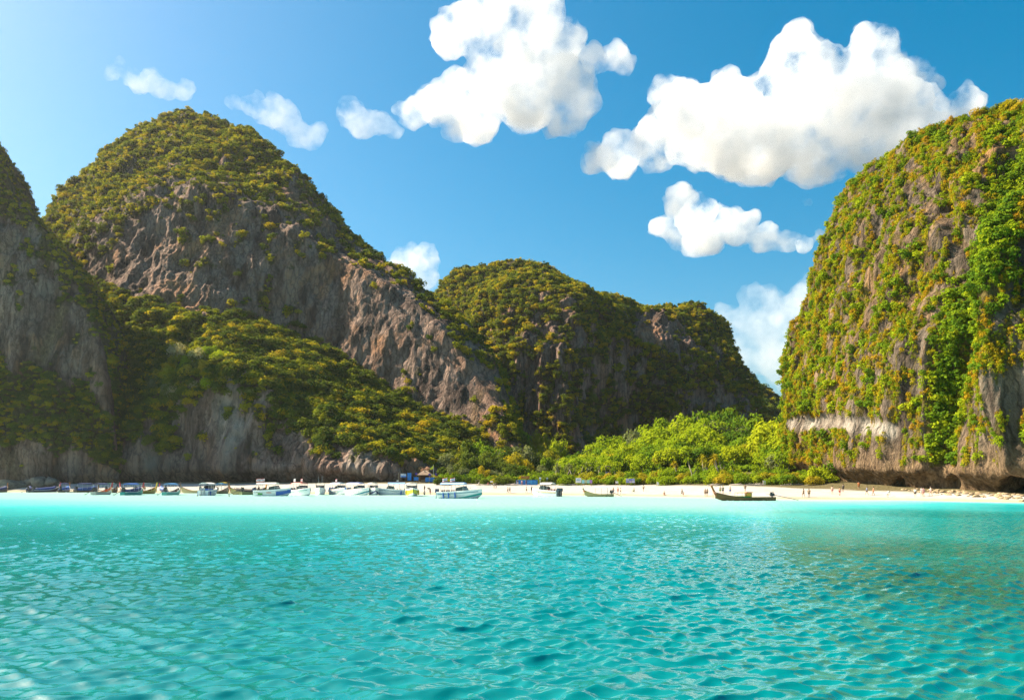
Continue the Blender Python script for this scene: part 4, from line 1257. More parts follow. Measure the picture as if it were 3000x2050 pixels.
def speedboat(px, py, ang, L, label, canopy=SKYB, stripe=BLUE, bottom=None, nose=None, fenders=(), engines=2, flags=(), engine_col=(0.03, 0.06, 0.14), antenna=False, seats=(0.10, 0.06, 0.06), light_roof=None, arch=0.22, decal=(), fend_col=BLUE, roof_len=1.0):
    e = empty("speedboat", water_pos(px, py), math.radians(ang))
    B = 0.145 * L + 0.12
    st = np.linspace(-0.5, 0.5, 15); rings, gun = [], []
    for u in st:
        f = u + 0.5; x = u * L
        b = B * (0.94 + 0.06 * math.sin(f * math.pi)) * (1 - max(0, (f - 0.55) / 0.45) ** 2.4 * 0.95)
        sh = 0.95 + 0.45 * f ** 1.8
        kz = -0.35 + 1.0 * max(0, (f - 0.75) / 0.25) ** 2
        ch = 0.05 + 0.55 * max(0, (f - 0.55) / 0.45) ** 1.5
        prof = [(x, -b, sh), (x, -b * 0.97, sh - 0.22), (x, -b * 0.82, ch), (x, 0, kz), (x, b * 0.82, ch), (x, b * 0.97, sh - 0.22), (x, b, sh)]
        rings.append(prof); gun.append((x, b, sh, b * 0.97))
    m = MB().loft(rings, closed=False); m.add(rings[0], [tuple(range(7))[::-1]]); h = m.build("hull", WHITE, e, True)
    # deck: foredeck and cockpit floor
    d = MB()
    for i in range(14):
        za = (gun[i][2] - 0.03) if st[i] > 0.17 else 0.5; zb = (gun[i + 1][2] - 0.03) if st[i + 1] > 0.17 else 0.5
        d.add([(gun[i][0], -gun[i][1], za), (gun[i + 1][0], -gun[i + 1][1], zb), (gun[i + 1][0], gun[i + 1][1], zb), (gun[i][0], gun[i][1], za)], [(0, 1, 2, 3)])
    d.build("deck", colm((0.66, 0.66, 0.64)), e)
    for s in (-1, 1):
        MB().tube([(g[0], s * (g[1] + 0.015), g[2] - 0.30) for g in gun[:-1]], 0.05, 5).build("stripe", colm(stripe), h)
        MB().tube([(g[0], s * g[1], g[2]) for g in gun], 0.05, 5).build("rub_rail", WHITE, h)
    if bottom:
        for s in (-1, 1):
            mb = MB()
            for i in range(4, 14):
                q0, q1 = rings[i], rings[i + 1]
                k = 4 if s > 0 else 2
                lo = 0.06
                def pt(r, f): return tuple(np.array(r[k]) * (1 - f) + np.array(r[k + (1 if s > 0 else -1)]) * f + np.array((0, s * 0.02, 0)))
                mb.add([pt(q0, -0.0), pt(q1, -0.0), pt(q1, 0.55 * (i - 3) / 11), pt(q0, 0.55 * (i - 4) / 11)], [(0, 1, 2, 3)])
            mb.build("boot_stripe", colm(bottom), h)
    if nose:
        for s in (-1, 1):
            mb = MB()
            for i in range(9, 14):
                k = 4 if s > 0 else 2
                q0, q1 = rings[i], rings[i + 1]; k2 = k + (1 if s > 0 else -1)
                o = np.array((0.01, s * 0.025, 0))
                mb.add([tuple(np.array(q0[k]) + o), tuple(np.array(q1[k]) + o), tuple(np.array(q1[k2]) + o), tuple(np.array(q0[k2]) + o)], [(0, 1, 2, 3)])
            mb.build("bow_panel", colm(nose), h)
    for (u, w, z, hh, c) in decal:
        for s in (-1, 1):
            i = int(np.argmin(np.abs(st - u)))
            MB().box((u * L, s * (gun[i][1] * 0.92 + 0.03), z), (w, 0.05, hh)).build("decal", colm(c), h)
    # windscreen, cabin front, canopy
    x0 = 0.10 * L
    w = B * 0.86
    ws = MB(); ws.add([(x0 + 0.55, -w * 0.8, 1.25), (x0 + 0.55, w * 0.8, 1.25), (x0 + 0.05, w * 0.92, 1.85), (x0 + 0.05, -w * 0.92, 1.85), (x0 + 0.50, -w * 0.8, 1.22), (x0 + 0.50, w * 0.8, 1.22), (x0, w * 0.92, 1.82), (x0, -w * 0.92, 1.82)],
           [(0, 1, 2, 3), (7, 6, 5, 4), (0, 3, 7, 4), (1, 5, 6, 2), (0, 4, 5, 1), (3, 2, 6, 7)])
    ws.build("windscreen", DARKG, e)
    for s in (-1, 1):
        MB().add([(x0 + 0.5, s * w * 0.82, 1.22), (x0 - 1.4, s * w * 0.97, 1.12), (x0 - 1.2, s * w * 0.97, 1.62), (x0, s * w * 0.92, 1.8), (x0 + 0.5, s * (w * 0.82 - 0.04), 1.22), (x0 - 1.4, s * (w * 0.97 - 0.04), 1.12), (x0 - 1.2, s * (w * 0.97 - 0.04), 1.62), (x0, s * (w * 0.92 - 0.04), 1.8)],
                 [(0, 1, 2, 3), (7, 6, 5, 4), (0, 4, 5, 1), (1, 5, 6, 2), (2, 6, 7, 3), (3, 7, 4, 0)]).build("side_window", DARKG, e)
    rf = roof(e, -0.42 * L * roof_len, x0 + 0.15, w, 2.15, canopy, arch, legz=0.9, posts=4)
    for k in range(4):
        for s in (-1, 1):
            b = MB(); b.box((-0.36 * L + k * 0.11 * L, s * w * 0.55, 0.72), (0.5, w * 0.7, 0.16)).box((-0.36 * L + k * 0.11 * L - 0.24, s * w * 0.55, 1.0), (0.1, w * 0.7, 0.5))
            b.build("seat", colm(seats), e)
    for k in range(engines):
        y = (k - (engines - 1) / 2) * 0.62
        g = MB(); g.box((-0.5 * L - 0.28, y, 1.15), (0.5, 0.38, 0.55), taper=0.8).box((-0.5 * L - 0.25, y, 0.5), (0.22, 0.16, 0.9)).box((-0.5 * L - 0.3, y, 0.0), (0.45, 0.12, 0.14))
        g.build("outboard_engine", colm(engine_col, 0.35), e)
    for u in fenders:
        i = int(np.argmin(np.abs(st - u)))
        for s in (-1, 1):
            MB().tube([(u * L, s * (gun[i][1] + 0.13), gun[i][2] - 0.1), (u * L + 0.05, s * (gun[i][1] + 0.14), gun[i][2] - 0.28), (u * L + 0.1, s * (gun[i][1] + 0.12), gun[i][2] - 0.92), (u * L + 0.1, s * (gun[i][1] + 0.1), gun[i][2] - 1.0)], [0.04, 0.13, 0.13, 0.06], 8).build("fender", colm(fend_col), e)
    for (fx, cols) in flags:
        flag(e, fx * L, 0.0, 2.2, 3.15, cols)
    if antenna:
        for s in (-1, 1):
            MB().tube([(-0.05 * L, s * 0.4, 2.2), (-0.08 * L, s * 0.45, 3.6)], 0.025, 5).build("antenna", CHROME, e)
    # bow rail
    MB().tube([(g[0], g[1] * 0.9, g[2] + 0.32) for g in gun[9:]] + [(g[0], -g[1] * 0.9, g[2] + 0.32) for g in gun[9:][::-1]], 0.022, 5).build("bow_rail", CHROME, e)
    e.scale = (1.12, 1.12, 1.35)
    tag(e, label, "speedboat", "speedboats moored along the beach")
    return e

longtail(6, 1441.5, 105, 9, "navy covered longtail beside the boulders under the grey cliff", hull=DARKW, tarp=NAVY, prow=ORANGE)
longtail(86, 1441.5, 118, 9.5, "dark longtail under a bulging navy tarpaulin, near the boulders", hull=(0.02, 0.03, 0.05), tarp=NAVY, prow=DARKW)
longtail(135, 1441.5, 72, 9.5, "dark longtail with navy tarpaulin and white trimmed side", hull=(0.025, 0.03, 0.05), rim=WHT, tarp=(0.02, 0.05, 0.2), prow=RED)
longtail(190, 1441.5, 105, 10, "longtail with royal blue tarpaulin and orange tall prow in the shade", hull=(0.05, 0.045, 0.04), rim=WHT, tarp=BLUE, prow=ORANGE, canopy=NAVY)
longtail(254, 1441.5, 80, 10, "dark longtail with navy roof beside the person in yellow", hull=DARKW, rim=BLUE, canopy=NAVY, tarp=(0.03, 0.10, 0.34), prow=DARKW)
longtail(300, 1448.5, 92, 9.5, "white and orange longtail with navy roof, stern to the bay", hull=(0.55, 0.52, 0.42), rim=ORANGE, inside=ORANGE, canopy=NAVY, prow=RED, ribbons=(YEL, WHT))
longtail(327, 1443, 96, 8.5, "dark longtail with teal roof behind the white and orange one", hull=DARKW, canopy=(0.02, 0.12, 0.14), prow=DARKW)
longtail(375, 1442.5, 140, 9.5, "black hulled longtail with pale rim and red ribboned prow", hull=(0.02, 0.03, 0.035), rim=WHT, prow=RED)
longtail(389, 1449.5, 88, 9.5, "teal hulled longtail with blue roof and red prow, stern to the bay", hull=TEAL, rim=WHT, canopy=BLUE, tarp=(0.012, 0.03, 0.13), prow=RED)
longtail(428, 1446, 84, 9.5, "mustard hulled longtail with dark roof on thin posts", hull=(0.30, 0.22, 0.03), rim=YEL, canopy=(0.03, 0.08, 0.12), prow=YEL)
longtail(478, 1442, 125, 8.5, "small navy longtail with a slim red prow", hull=NAVY, prow=RED, tarp=(0.03, 0.09, 0.30))
longtail(504, 1449.5, 92, 9.5, "white and sea green longtail with flat blue roof and brown prow", hull=(0.10, 0.42, 0.34), rim=WHT, inside=(0.16, 0.08, 0.05), canopy=(0.05, 0.22, 0.5), prow=(0.22, 0.12, 0.09), ribbons=(WHT, YEL))
longtail(562, 1444, 168, 6.5, "open wooden longtail with an orange red interior and pale prow", hull=PALEW, rim=PALEW, inside=(0.55, 0.13, 0.06), prow=(0.45, 0.34, 0.22))
speedboat(613, 1450.5, 92, 8, "white speedboat with arched white roof, stern to the bay", canopy=WHT, stripe=BLUE, engines=2, engine_col=(0.4, 0.4, 0.4), seats=BLUE, fenders=(-0.4,))
longtail(652, 1445.5, 90, 9, "longtail with one blue and one yellow roof among the speedboats", hull=(0.14, 0.13, 0.05), canopy=(0.03, 0.20, 0.45), canopy2=YEL, prow=WOOD)
longtail(714, 1448.5, 172, 7, "wooden longtail loaded with dark gear and an orange brown prow", hull=(0.40, 0.30, 0.12), rim=(0.5, 0.35, 0.12), prow=(0.40, 0.16, 0.06), tarp=(0.07, 0.05, 0.04))
longtail(742, 1448.5, 62, 8, "small olive longtail with bright orange prow beside the decorated speedboat", hull=(0.22, 0.24, 0.10), prow=(0.62, 0.22, 0.03), inside=(0.3, 0.15, 0.35))
TH = (RED, WHT, NAVY, WHT, RED)
speedboat(800, 1452.5, -8, 7.9, "white speedboat with yellow, green and blue hull decals and striped flags", canopy=WHT, stripe=(0.6, 0.6, 0.58), flags=((-0.36, TH), (-0.24, TH)), decal=((-0.36, 0.9, 0.75, 0.35, YEL), (-0.30, 1.0, 0.38, 0.3, GREEN), (-0.05, 1.1, 0.62, 0.14, PINK)), nose=BLUE, seats=DARKW, antenna=False)
speedboat(884, 1451.5, -48, 7.6, "white speedboat under a salmon red roof", canopy=PINK, stripe=TEAL, flags=((-0.38, (WHT,)), (0.05, TH)), seats=(0.06, 0.03, 0.03))
speedboat(938, 1448.5, -78, 7.6, "white speedboat with orange cushions and two tall antennas", canopy=(0.68, 0.62, 0.50), stripe=(0.5, 0.6, 0.6), antenna=True, seats=(0.60, 0.22, 0.08))
speedboat(996, 1448.5, -52, 7.8, "white speedboat with pale blue roof, flag and blue tilted outboards", canopy=(0.55, 0.68, 0.9), stripe=(0.5, 0.6, 0.62), flags=((-0.2, TH),), engines=3, engine_col=(0.02, 0.12, 0.4))
speedboat(1051, 1449.5, -42, 7.8, "white speedboat with violet blue roof and dark teal bow bottom", canopy=(0.36, 0.42, 0.85), stripe=WHT, bottom=(0.02, 0.22, 0.28), engines=3, engine_col=(0.02, 0.12, 0.4))
speedboat(1094, 1449.5, -72, 7.0, "small white speedboat with navy hull bottom between two larger ones", canopy=WHT, stripe=WHT, bottom=NAVY, seats=(0.1, 0.1, 0.3))
speedboat(1148, 1449.5, 187, 7.2, "long white speedboat with royal blue roof and one blue fender", canopy=(0.20, 0.38, 0.85), stripe=(0.10, 0.22, 0.25), fenders=(-0.3,), seats=DARKW)
speedboat(1207, 1452.5, -80, 8.2, "white speedboat with lemon yellow and green bow", canopy=(0.72, 0.80, 0.88), stripe=YEL, nose=(0.62, 0.62, 0.02), fenders=(0.2,), fend_col=YEL, bottom=GREEN)
speedboat(1348, 1459.5, -14, 8.2, "largest white speedboat with blue roof and three blue fenders", canopy=(0.30, 0.48, 0.85), stripe=(0.04, 0.22, 0.30), fenders=(-0.34, -0.22, -0.07), bottom=(0.02, 0.36, 0.30), flags=((-0.30, TH), (-0.12, TH)), seats=(0.10, 0.05, 0.05))
speedboat(1598, 1453.5, 142, 6.6, "white speedboat alone off the beach with three tilted outboards", canopy=WHT, stripe=(0.55, 0.35, 0.12), engines=3, seats=(0.4, 0.08, 0.08), engine_col=(0.02, 0.05, 0.08), roof_len=0.7)
longtail(1755, 1454.5, 176, 6.6, "pale wooden longtail with white and sky blue canopy at the sand", hull=(0.42, 0.34, 0.14), rim=PALEW, canopy=(0.62, 0.76, 0.88), inside=(0.10, 0.25, 0.40), prow=PALEW, shaft_len=2.2)
longtail(2183, 1466, 181, 10.6, "big varnished longtail with orange roofed cabin and long drive shaft", hull=(0.15, 0.085, 0.02), rim=(0.05, 0.04, 0.03), prow=(0.36, 0.13, 0.03), cabin=((0.62, 0.24, 0.12), (0.65, 0.34, 0.03), (0.03, 0.28, 0.03)), shaft_len=4.6, scheme_keel=(0.35, 0.40, 0.30), ribbons=(ORANGE, PINK))
longtail(2487, 1456.5, 178, 2.8 * 1.6, "small white longtail with blue seats near the sunlit cliff", hull=(0.62, 0.62, 0.5), inside=BLUE, canopy=None, prow=DARKW, shaft_len=1.2, tarp=None)
# ------------------------------------------------------------------ people
def skin_body(name, joints, edges, radii):
    me = bpy.data.meshes.new(name)
    me.from_pydata(joints, edges, [])
    o = bpy.data.objects.new(name, me); COL.objects.link(o)
    m = o.modifiers.new("skin", 'SKIN'); m.use_smooth_shade = True
    for i, r in enumerate(radii):
        me.skin_vertices[0].data[i].radius = (r, r) if not hasattr(r, '__len__') else r
    me.skin_vertices[0].data[0].use_root = True
    s = o.modifiers.new("sub", 'SUBSURF'); s.levels = 1; s.render_levels = 1
    dg = bpy.context.evaluated_depsgraph_get()
    out = bpy.data.meshes.new_from_object(o.evaluated_get(dg))
    bpy.data.objects.remove(o); bpy.data.meshes.remove(me)
    out.name = name
    return out

def pose(kind):
    """joint positions of a 1.70 m figure facing +x"""
    z = lambda h: h
    if kind == 'sit':
        pel, chest, neck, head = (0, 0, 0.16), (-0.06, 0, 0.50), (-0.06, 0, 0.70), (-0.02, 0, 0.87)
        legs = [[(0.02, s * 0.1, 0.14), (0.40, s * 0.14, 0.38), (0.66, s * 0.12, 0.06), (0.80, s * 0.13, 0.06)] for s in (-1, 1)]
        arms = [[(-0.05, s * 0.19, 0.62), (0.10, s * 0.26, 0.38), (0.32, s * 0.18, 0.36)] for s in (-1, 1)]
    elif kind == 'bend':
        pel, chest, neck, head = (-0.15, 0, 0.82), (0.22, 0, 1.02), (0.40, 0, 1.06), (0.54, 0, 1.02)
        legs = [[(-0.15, s * 0.1, 0.80), (-0.05, s * 0.11, 0.44), (-0.10, s * 0.12, 0.07), (0.07, s * 0.13, 0.04)] for s in (-1, 1)]
        arms = [[(0.28, s * 0.19, 1.0), (0.32, s * 0.2, 0.72), (0.42, s * 0.15, 0.48)] for s in (-1, 1)]
    else:
        w = 1.0 if kind == 'walk' else 0.12
        pel, chest, neck, head = (0, 0, 0.93), (0.01, 0, 1.26), (0.0, 0, 1.45), (0.03, 0, 1.60)
        legs = [[(0, s * 0.10, 0.90), (0.10 + s * 0.12 * w, s * 0.11, 0.50), (s * 0.26 * w - 0.03, s * 0.11, 0.07 + (0.05 if (s < 0 and w > 0.5) else 0)), (s * 0.26 * w + 0.13, s * 0.12, 0.035)] for s in (-1, 1)]
        arms = [[(0, s * 0.20, 1.38), (-s * 0.10 * w - 0.02, s * 0.26, 1.10), (-s * 0.16 * w + 0.08, s * 0.25, 0.86)] for s in (-1, 1)]
    return pel, chest, neck, head, legs, arms

SKINS = [plain("skin_tan", (0.42, 0.24, 0.15), 0.6, var=0.06), plain("skin_light", (0.58, 0.38, 0.28), 0.6, var=0.06), plain("skin_brown", (0.22, 0.12, 0.07), 0.6, var=0.06)]
HAIR = plain("hair_dark", (0.03, 0.022, 0.016), 0.7)
PBODY = {}
def lerp(a, b, f): return tuple(p + (q - p) * f for p, q in zip(a, b))
for kind in ('stand', 'walk', 'sit', 'bend'):
    pel, chest, neck, head, legs, arms = pose(kind)
    up = tuple(h + (h - n) * 0.55 for h, n in zip(head, neck))
    J = [pel, lerp(pel, chest, 0.5), chest, neck, head, up]; R = [(0.15, 0.11), (0.13, 0.10), (0.17, 0.11), 0.055, 0.095, 0.06]
    E = [(0, 1), (1, 2), (2, 3), (3, 4), (4, 5)]
    nose = (head[0] + 0.105, head[1], head[2] - 0.01); J.append(nose); R.append(0.02); E.append((4, len(J) - 1))
    for lg in legs:
        k = len(J); J += lg; R += [0.088, 0.062, 0.042, 0.035]; E += [(0, k), (k, k + 1), (k + 1, k + 2), (k + 2, k + 3)]
    for ar in arms:
        k = len(J); J += ar; R += [0.052, 0.040, 0.03]; E += [(2, k), (k, k + 1), (k + 1, k + 2)]
        hnd = ar[2]; dv = Vector(ar[2]) - Vector(ar[1]); dv.normalize()
        for q in range(5):                                        # fingers and thumb
            side = (q - 1.5) * 0.018 if q < 4 else 0.045
            ln = (0.085, 0.10, 0.095, 0.075, 0.05)[q]
            J.append(tuple(Vector(hnd) + dv * ln + Vector((side, 0, 0)))); R.append(0.009); E.append((k + 2, len(J) - 1))
    me = skin_body("body_" + kind, J, E, R)
    sh = MB()                                                   # shorts: waist band and two legs
    for lg in legs:
        sh.tube([lerp(pel, lg[0], 0.6), lg[0], lerp(lg[0], lg[1], 0.55)], [0.12, 0.115, 0.105], 8)
    sh.tube([pel, lerp(pel, chest, 0.25)], [0.17, 0.16], 8)
    to = MB(); to.tube([lerp(pel, chest, 0.12), lerp(pel, chest, 0.6), chest, lerp(chest, neck, 0.7)], [0.155, 0.165, 0.185, 0.09], 9)
    for ar in arms: to.tube([lerp(chest, ar[0], 0.6), ar[0], lerp(ar[0], ar[1], 0.6)], [0.09, 0.075, 0.065], 7)
    hr = MB(); hc = Vector(head) + Vector((-0.022, 0, 0.03))
    hr.tube([hc + Vector((0.0, 0, 0.105)), hc + Vector((0, 0, 0.07)), hc, hc + Vector((-0.03, 0, -0.08)), hc + Vector((-0.05, 0, -0.13))], [0.03, 0.085, 0.108, 0.085, 0.03], 9)
    PBODY[kind] = (me, sh, to, hr.mesh("hair", HAIR, True))
_cloth = {}
def cloth_mesh(kind, part, col):
    k = (kind, part, col)
    if k not in _cloth:
        _cloth[k] = PBODY[kind][1 if part == 'shorts' else 2].mesh(part, colm(col), True)
    return _cloth[k]
_body = {}
def body_mesh(kind, si):
    if (kind, si) not in _body:
        m = PBODY[kind][0].copy(); m.materials.clear(); m.materials.append(SKINS[si]); _body[(kind, si)] = m
    return _body[(kind, si)]
def person(loc, kind, heading, label, shorts, shirt=None, si=0, H=1.7, group="people on the beach"):
    e = empty("person", loc, heading)
    k = H / 1.70
    parts = [obj("body", body_mesh(kind, si), None, e), obj("shorts", cloth_mesh(kind, 'shorts', shorts), None, e), obj("hair", PBODY[kind][3], None, e)]
    if shirt: parts.append(obj("shirt", cloth_mesh(kind, 'shirt', shirt), None, e))
    for p in parts: p.scale = (k, k, k)
    tag(e, label, "person", group)
    return e
BLK = (0.02, 0.02, 0.025)
people = [
 (1447, 1430, 'walk', 0.3, "person in grey shirt walking beside one in black below the driftwood", BLK, (0.3, 0.3, 0.3), 0),
 (1453, 1430, 'walk', 0.4, "person in black shirt walking below the driftwood", BLK, BLK, 2),
 (1488, 1444, 'walk', 3.3, "bare chested person in black shorts walking with a companion at the wet sand", BLK, None, 0),
 (1494, 1444, 'walk', 3.0, "person in dark swimsuit walking with a companion at the wet sand", (0.06, 0.06, 0.06), (0.06, 0.06, 0.06), 1),
 (1542, 1443, 'walk', 0.1, "bare chested person in black trunks striding below the blue wall", BLK, None, 1),
 (1558, 1442, 'stand', 1.8, "person all in black standing below the blue wall", BLK, BLK, 2),
 (1516, 1421, 'stand', 1.6, "person in dark top and white hat line in front of the blue wall", WHT, (0.05, 0.03, 0.06), 1),
 (1529, 1422, 'stand', 1.4, "person in pink shirt in front of the blue wall", (0.4, 0.15, 0.15), (0.5, 0.32, 0.36), 1),
 (1542, 1421, 'stand', 1.6, "person in navy clothes in front of the blue wall", NAVY, NAVY, 0),
 (1244, 1439, 'stand', 2.6, "person in dark clothes standing beside the yellow nosed speedboat", BLK, (0.08, 0.07, 0.06), 2),
 (1258, 1440, 'bend', 3.0, "person in black stooping near the yellow nosed speedboat", BLK, BLK, 2),
 (1261, 1449, 'stand', 2.8, "person in red swimwear wading beside the yellow nosed speedboat", RED, None, 2),
 (1797, 1447, 'walk', 0.6, "person in blue shorts beside the pale wooden longtail's engine", NAVY, None, 2),
 (1810, 1446, 'stand', 1.0, "person in pink swimwear near the pale wooden longtail", PINK, PINK, 1),
 (1818, 1448, 'stand', 0.0, "person in dark shorts at the water near the pale wooden longtail", BLK, None, 1),
 (1857, 1440, 'sit', 4.0, "person in green sitting on the open sand", GREEN, (0.2, 0.3, 0.2), 1),
 (1885, 1439, 'walk', 0.8, "person in tan shorts walking up the open sand", (0.3, 0.2, 0.1), (0.5, 0.45, 0.35), 0),
 (1946, 1450, 'sit', 4.6, "bare person sitting at the edge of the wet sand", (0.35, 0.1, 0.06), None, 0),
 (1998, 1453, 'walk', 2.4, "person in dark swimwear walking by a child at the wet sand", BLK, (0.05, 0.05, 0.06), 1),
 (2066, 1453, 'stand', 1.4, "person in brown swimwear beside a taller companion at the wet sand", (0.15, 0.08, 0.04), None, 0),
 (2072, 1453, 'stand', 1.8, "tall person in black trunks with a companion at the wet sand", BLK, None, 0),
 (2110, 1446, 'stand', 1.5, "person in green behind the big longtail's bow", GREEN, None, 1),
 (2118, 1446, 'stand', 1.5, "person in dark shirt behind the big longtail's bow", BLK, (0.1, 0.15, 0.1), 0),
 (2139, 1447, 'stand', 1.2, "person in blue shorts behind the big longtail's foredeck", BLUE, None, 1),
 (2183, 1439, 'walk', 1.0, "person in brown clothes on the sand above the big longtail's roof", (0.15, 0.09, 0.05), (0.2, 0.12, 0.06), 2),
 (2354, 1456, 'walk', 2.0, "person in tan trunks at the wet sand right of the big longtail's shaft", (0.25, 0.16, 0.08), None, 0),
 (2370, 1456, 'stand', 1.2, "person in brown swimwear at the wet sand beside the sunlit cliff's beach", (0.2, 0.12, 0.05), (0.3, 0.2, 0.1), 0),
 (2438, 1447, 'stand', 1.0, "person in peach shirt by the small white longtail", PINK, (0.6, 0.4, 0.3), 1),
 (2460, 1451, 'walk', 0.5, "person in red shorts by the small white longtail", RED, None, 0),
 (2470, 1440, 'stand', 1.0, "person in dark shirt on the sand above the small white longtail", BLK, (0.08, 0.07, 0.06), 2),
 (2540, 1450, 'walk', 2.5, "person in blue shirt walking below the tan overhang", BLK, (0.1, 0.2, 0.4), 1),
 (2559, 1450, 'walk', 2.9, "person in orange trunks walking below the tan overhang", ORANGE, None, 0),
 (2516, 1433, 'stand', 1.5, "person in bright orange shirt at the cliff's foot", ORANGE, (0.7, 0.2, 0.04), 0),
 (2601, 1456, 'bend', 0.5, "person in white bending at the wet sand below the overhang", WHT, WHT, 1),
 (2681, 1456, 'stand', 1.0, "person in white shirt and dark shorts beside the rubble", BLK, WHT, 1),
 (2700, 1453, 'stand', 1.4, "person in pale shirt among the group on the rubble", WHT, (0.7, 0.6, 0.6), 1),
 (2706, 1454, 'stand', 2.0, "person in pink shirt among the group on the rubble", PINK, (0.7, 0.35, 0.4), 1),
 (2727, 1452, 'walk', 2.6, "person in rose shirt at the end of the group on the rubble", (0.5, 0.3, 0.3), (0.72, 0.5, 0.48), 1),
 (219, 1439, 'stand', 1.6, "person in blue beside the person in yellow between two dark longtails", NAVY, BLUE, 2),
 (227, 1439, 'stand', 1.6, "person in bright yellow between two dark longtails", (0.1, 0.1, 0.1), (0.75, 0.55, 0.02), 0),
 (339, 1437, 'walk', 0.4, "person in black and blue on the shaded sand by the longtails", BLK, (0.03, 0.05, 0.15), 2),
 (1709, 1421, 'stand', 1.6, "person in turquoise shirt reading the coloured panels", BLK, (0.02, 0.35, 0.5), 0),
 (1404, 1419, 'sit', 4.4, "person in pale shirt sitting by the driftwood", WHT, (0.5, 0.45, 0.5), 1),
 (1430, 1421, 'sit', 4.6, "person in red sitting by the driftwood under the small white board", RED, RED, 0),
 (1594, 1421, 'sit', 4.4, "person in pale pink sitting between the two signposts", PINK, (0.75, 0.55, 0.5), 1),
]
for px, py, kind, hd, lab, sh, st_, si in people:
    person(on_ground(px, py) - Vector((0, 0, 0.01)), kind, hd, lab, sh, st_, si)
person(on_ground(2002.5, 1453), 'stand', 2.2, "child beside the adult in dark swimwear at the wet sand", RED, None, 1, 1.05)
for px, py, lab in ((578, 1453, "swimmer with dark hair off the stern of the white roofed speedboat"), (586, 1452, "swimmer in black beside the white roofed speedboat"), (671, 1454, "lone swimmer in front of the wooden longtail with gear")):
    q = Vector(water_pos(px, py)); q.z = -1.32
    person(q, 'stand', 1.0, lab, BLK, BLK, 2, 1.7, "swimmers in the shallows")
for px, py, lab, c in ((424, 1436, "person in orange standing on the mustard longtail's bow", ORANGE), (758, 1434, "person in black standing at the decorated speedboat's stern", BLK), (1243, 1443, "person in grey by the yellow nosed speedboat's bow", (0.2, 0.2, 0.2))):
    q = Vector(water_pos(px, {424: 1446, 758: 1452.5, 1243: 1450}[px])); q.z = {424: 0.65, 758: 0.75, 1243: 0.0}[px] - (0.5 if px == 1243 else 0)
    person(q, 'stand', 1.2, lab, BLK, c, 2, 1.7, "people on and beside the boats")

# ------------------------------------------------------------------ hut, walls, signs
def gpos(px, Y):
    x = (px - CX) / F * Y
    return Vector((x, Y, float(ground_z(x, Y))))
def zpx(py, Y): return CH + (HY - py) / F * Y
THATCH = plain("thatch", (0.30, 0.21, 0.15), 0.95, var=0.35, scale=5)
PLANK = plain("weathered_plank", (0.30, 0.20, 0.11), 0.9, var=0.3)
BLUEP = plain("blue_paint", (0.01, 0.20, 0.62), 0.6, var=0.15)
Yh = 262.0
g = gpos(1245.5, Yh)
hut = empty("beach_hut", g)
w = 2.4
roofm = MB()
z0, z1 = zpx(1391, Yh) - g.z, zpx(1377.5, Yh) - g.z
roofm.loft([[(-w, -w, z0), (w, -w, z0), (w, w, z0), (-w, w, z0)], [(-w * 0.55, -w * 0.55, z0 + (z1 - z0) * 0.62), (w * 0.55, -w * 0.55, z0 + (z1 - z0) * 0.62), (w * 0.55, w * 0.55, z0 + (z1 - z0) * 0.62), (-w * 0.55, w * 0.55, z0 + (z1 - z0) * 0.62)], [(-0.45, -0.3, z1), (0.45, -0.3, z1), (0.45, 0.3, z1), (-0.45, 0.3, z1)]])
rf = roofm.build("roof", THATCH, hut)
MB().box((0, -1.05, z0 + (z1 - z0) * 0.8), (0.5, 0.3, 0.2)).build("vent", ENG, rf)
for sx in (-1, 1):
    for sy in (-1, 1):
        MB().tube([(sx * 1.9, sy * 1.9, -0.3), (sx * 1.9, sy * 1.9, z0 + 0.1)], 0.09, 6).build("post", PLANK, hut)
MB().box((0, 1.6, z0 / 2), (3.6, 0.12, z0)).build("back_wall", plain("hut_wall", (0.10, 0.06, 0.04), 0.9), hut)
MB().box((0, -1.4, 0.45), (2.4, 0.5, 0.9)).build("counter", PLANK, hut)
tag(hut, "hut with pyramid thatched roof among blue panels at the forest edge", "hut")

def panel_row(name, px0, px1, py0, py1, Y, n, mat, label, cat, thick=0.08, post=True, extra=None):
    """upright board fence / sign made of n separate panels"""
    pc = (px0 + px1) / 2; g = gpos(pc, Y)
    e = empty(name, g)
    wid = (px1 - px0) / F * Y; zt, zb = zpx(py0, Y) - g.z, zpx(py1, Y) - g.z
    zb = max(zb, 0.0)
    mats = mat if isinstance(mat, list) else [mat] * n
    for k in range(n):
        MB().box((-wid / 2 + wid * (k + 0.5) / n, 0, (zt + zb) / 2 + (0.02 if k % 2 else 0)), (wid / n * 0.965, thick, zt - zb)).build("panel", mats[k], e)
    if post:
        for s in (-1, 1):
            MB().box((s * wid * 0.42, thick * 0.5 + 0.05, zt / 2 - 0.2), (0.09, 0.09, zt + 0.4)).build("post", PLANK, e)
    if extra: extra(e, wid, zb, zt)
    tag(e, label, cat)
    return e
panel_row("blue_fence", 1246, 1273, 1398, 1411, 258, 5, BLUEP, "blue board fence in front of the thatched hut", "fence")
panel_row("blue_screen", 1212, 1226, 1397, 1407, 259, 3, BLUEP, "low blue board screen left of the thatched hut", "screen")
e = panel_row("blue_booth", 1194, 1205.5, 1385, 1407, 260, 1, BLUEP, "tall narrow blue booth beside the wave painted sign", "booth", thick=1.1, post=False)
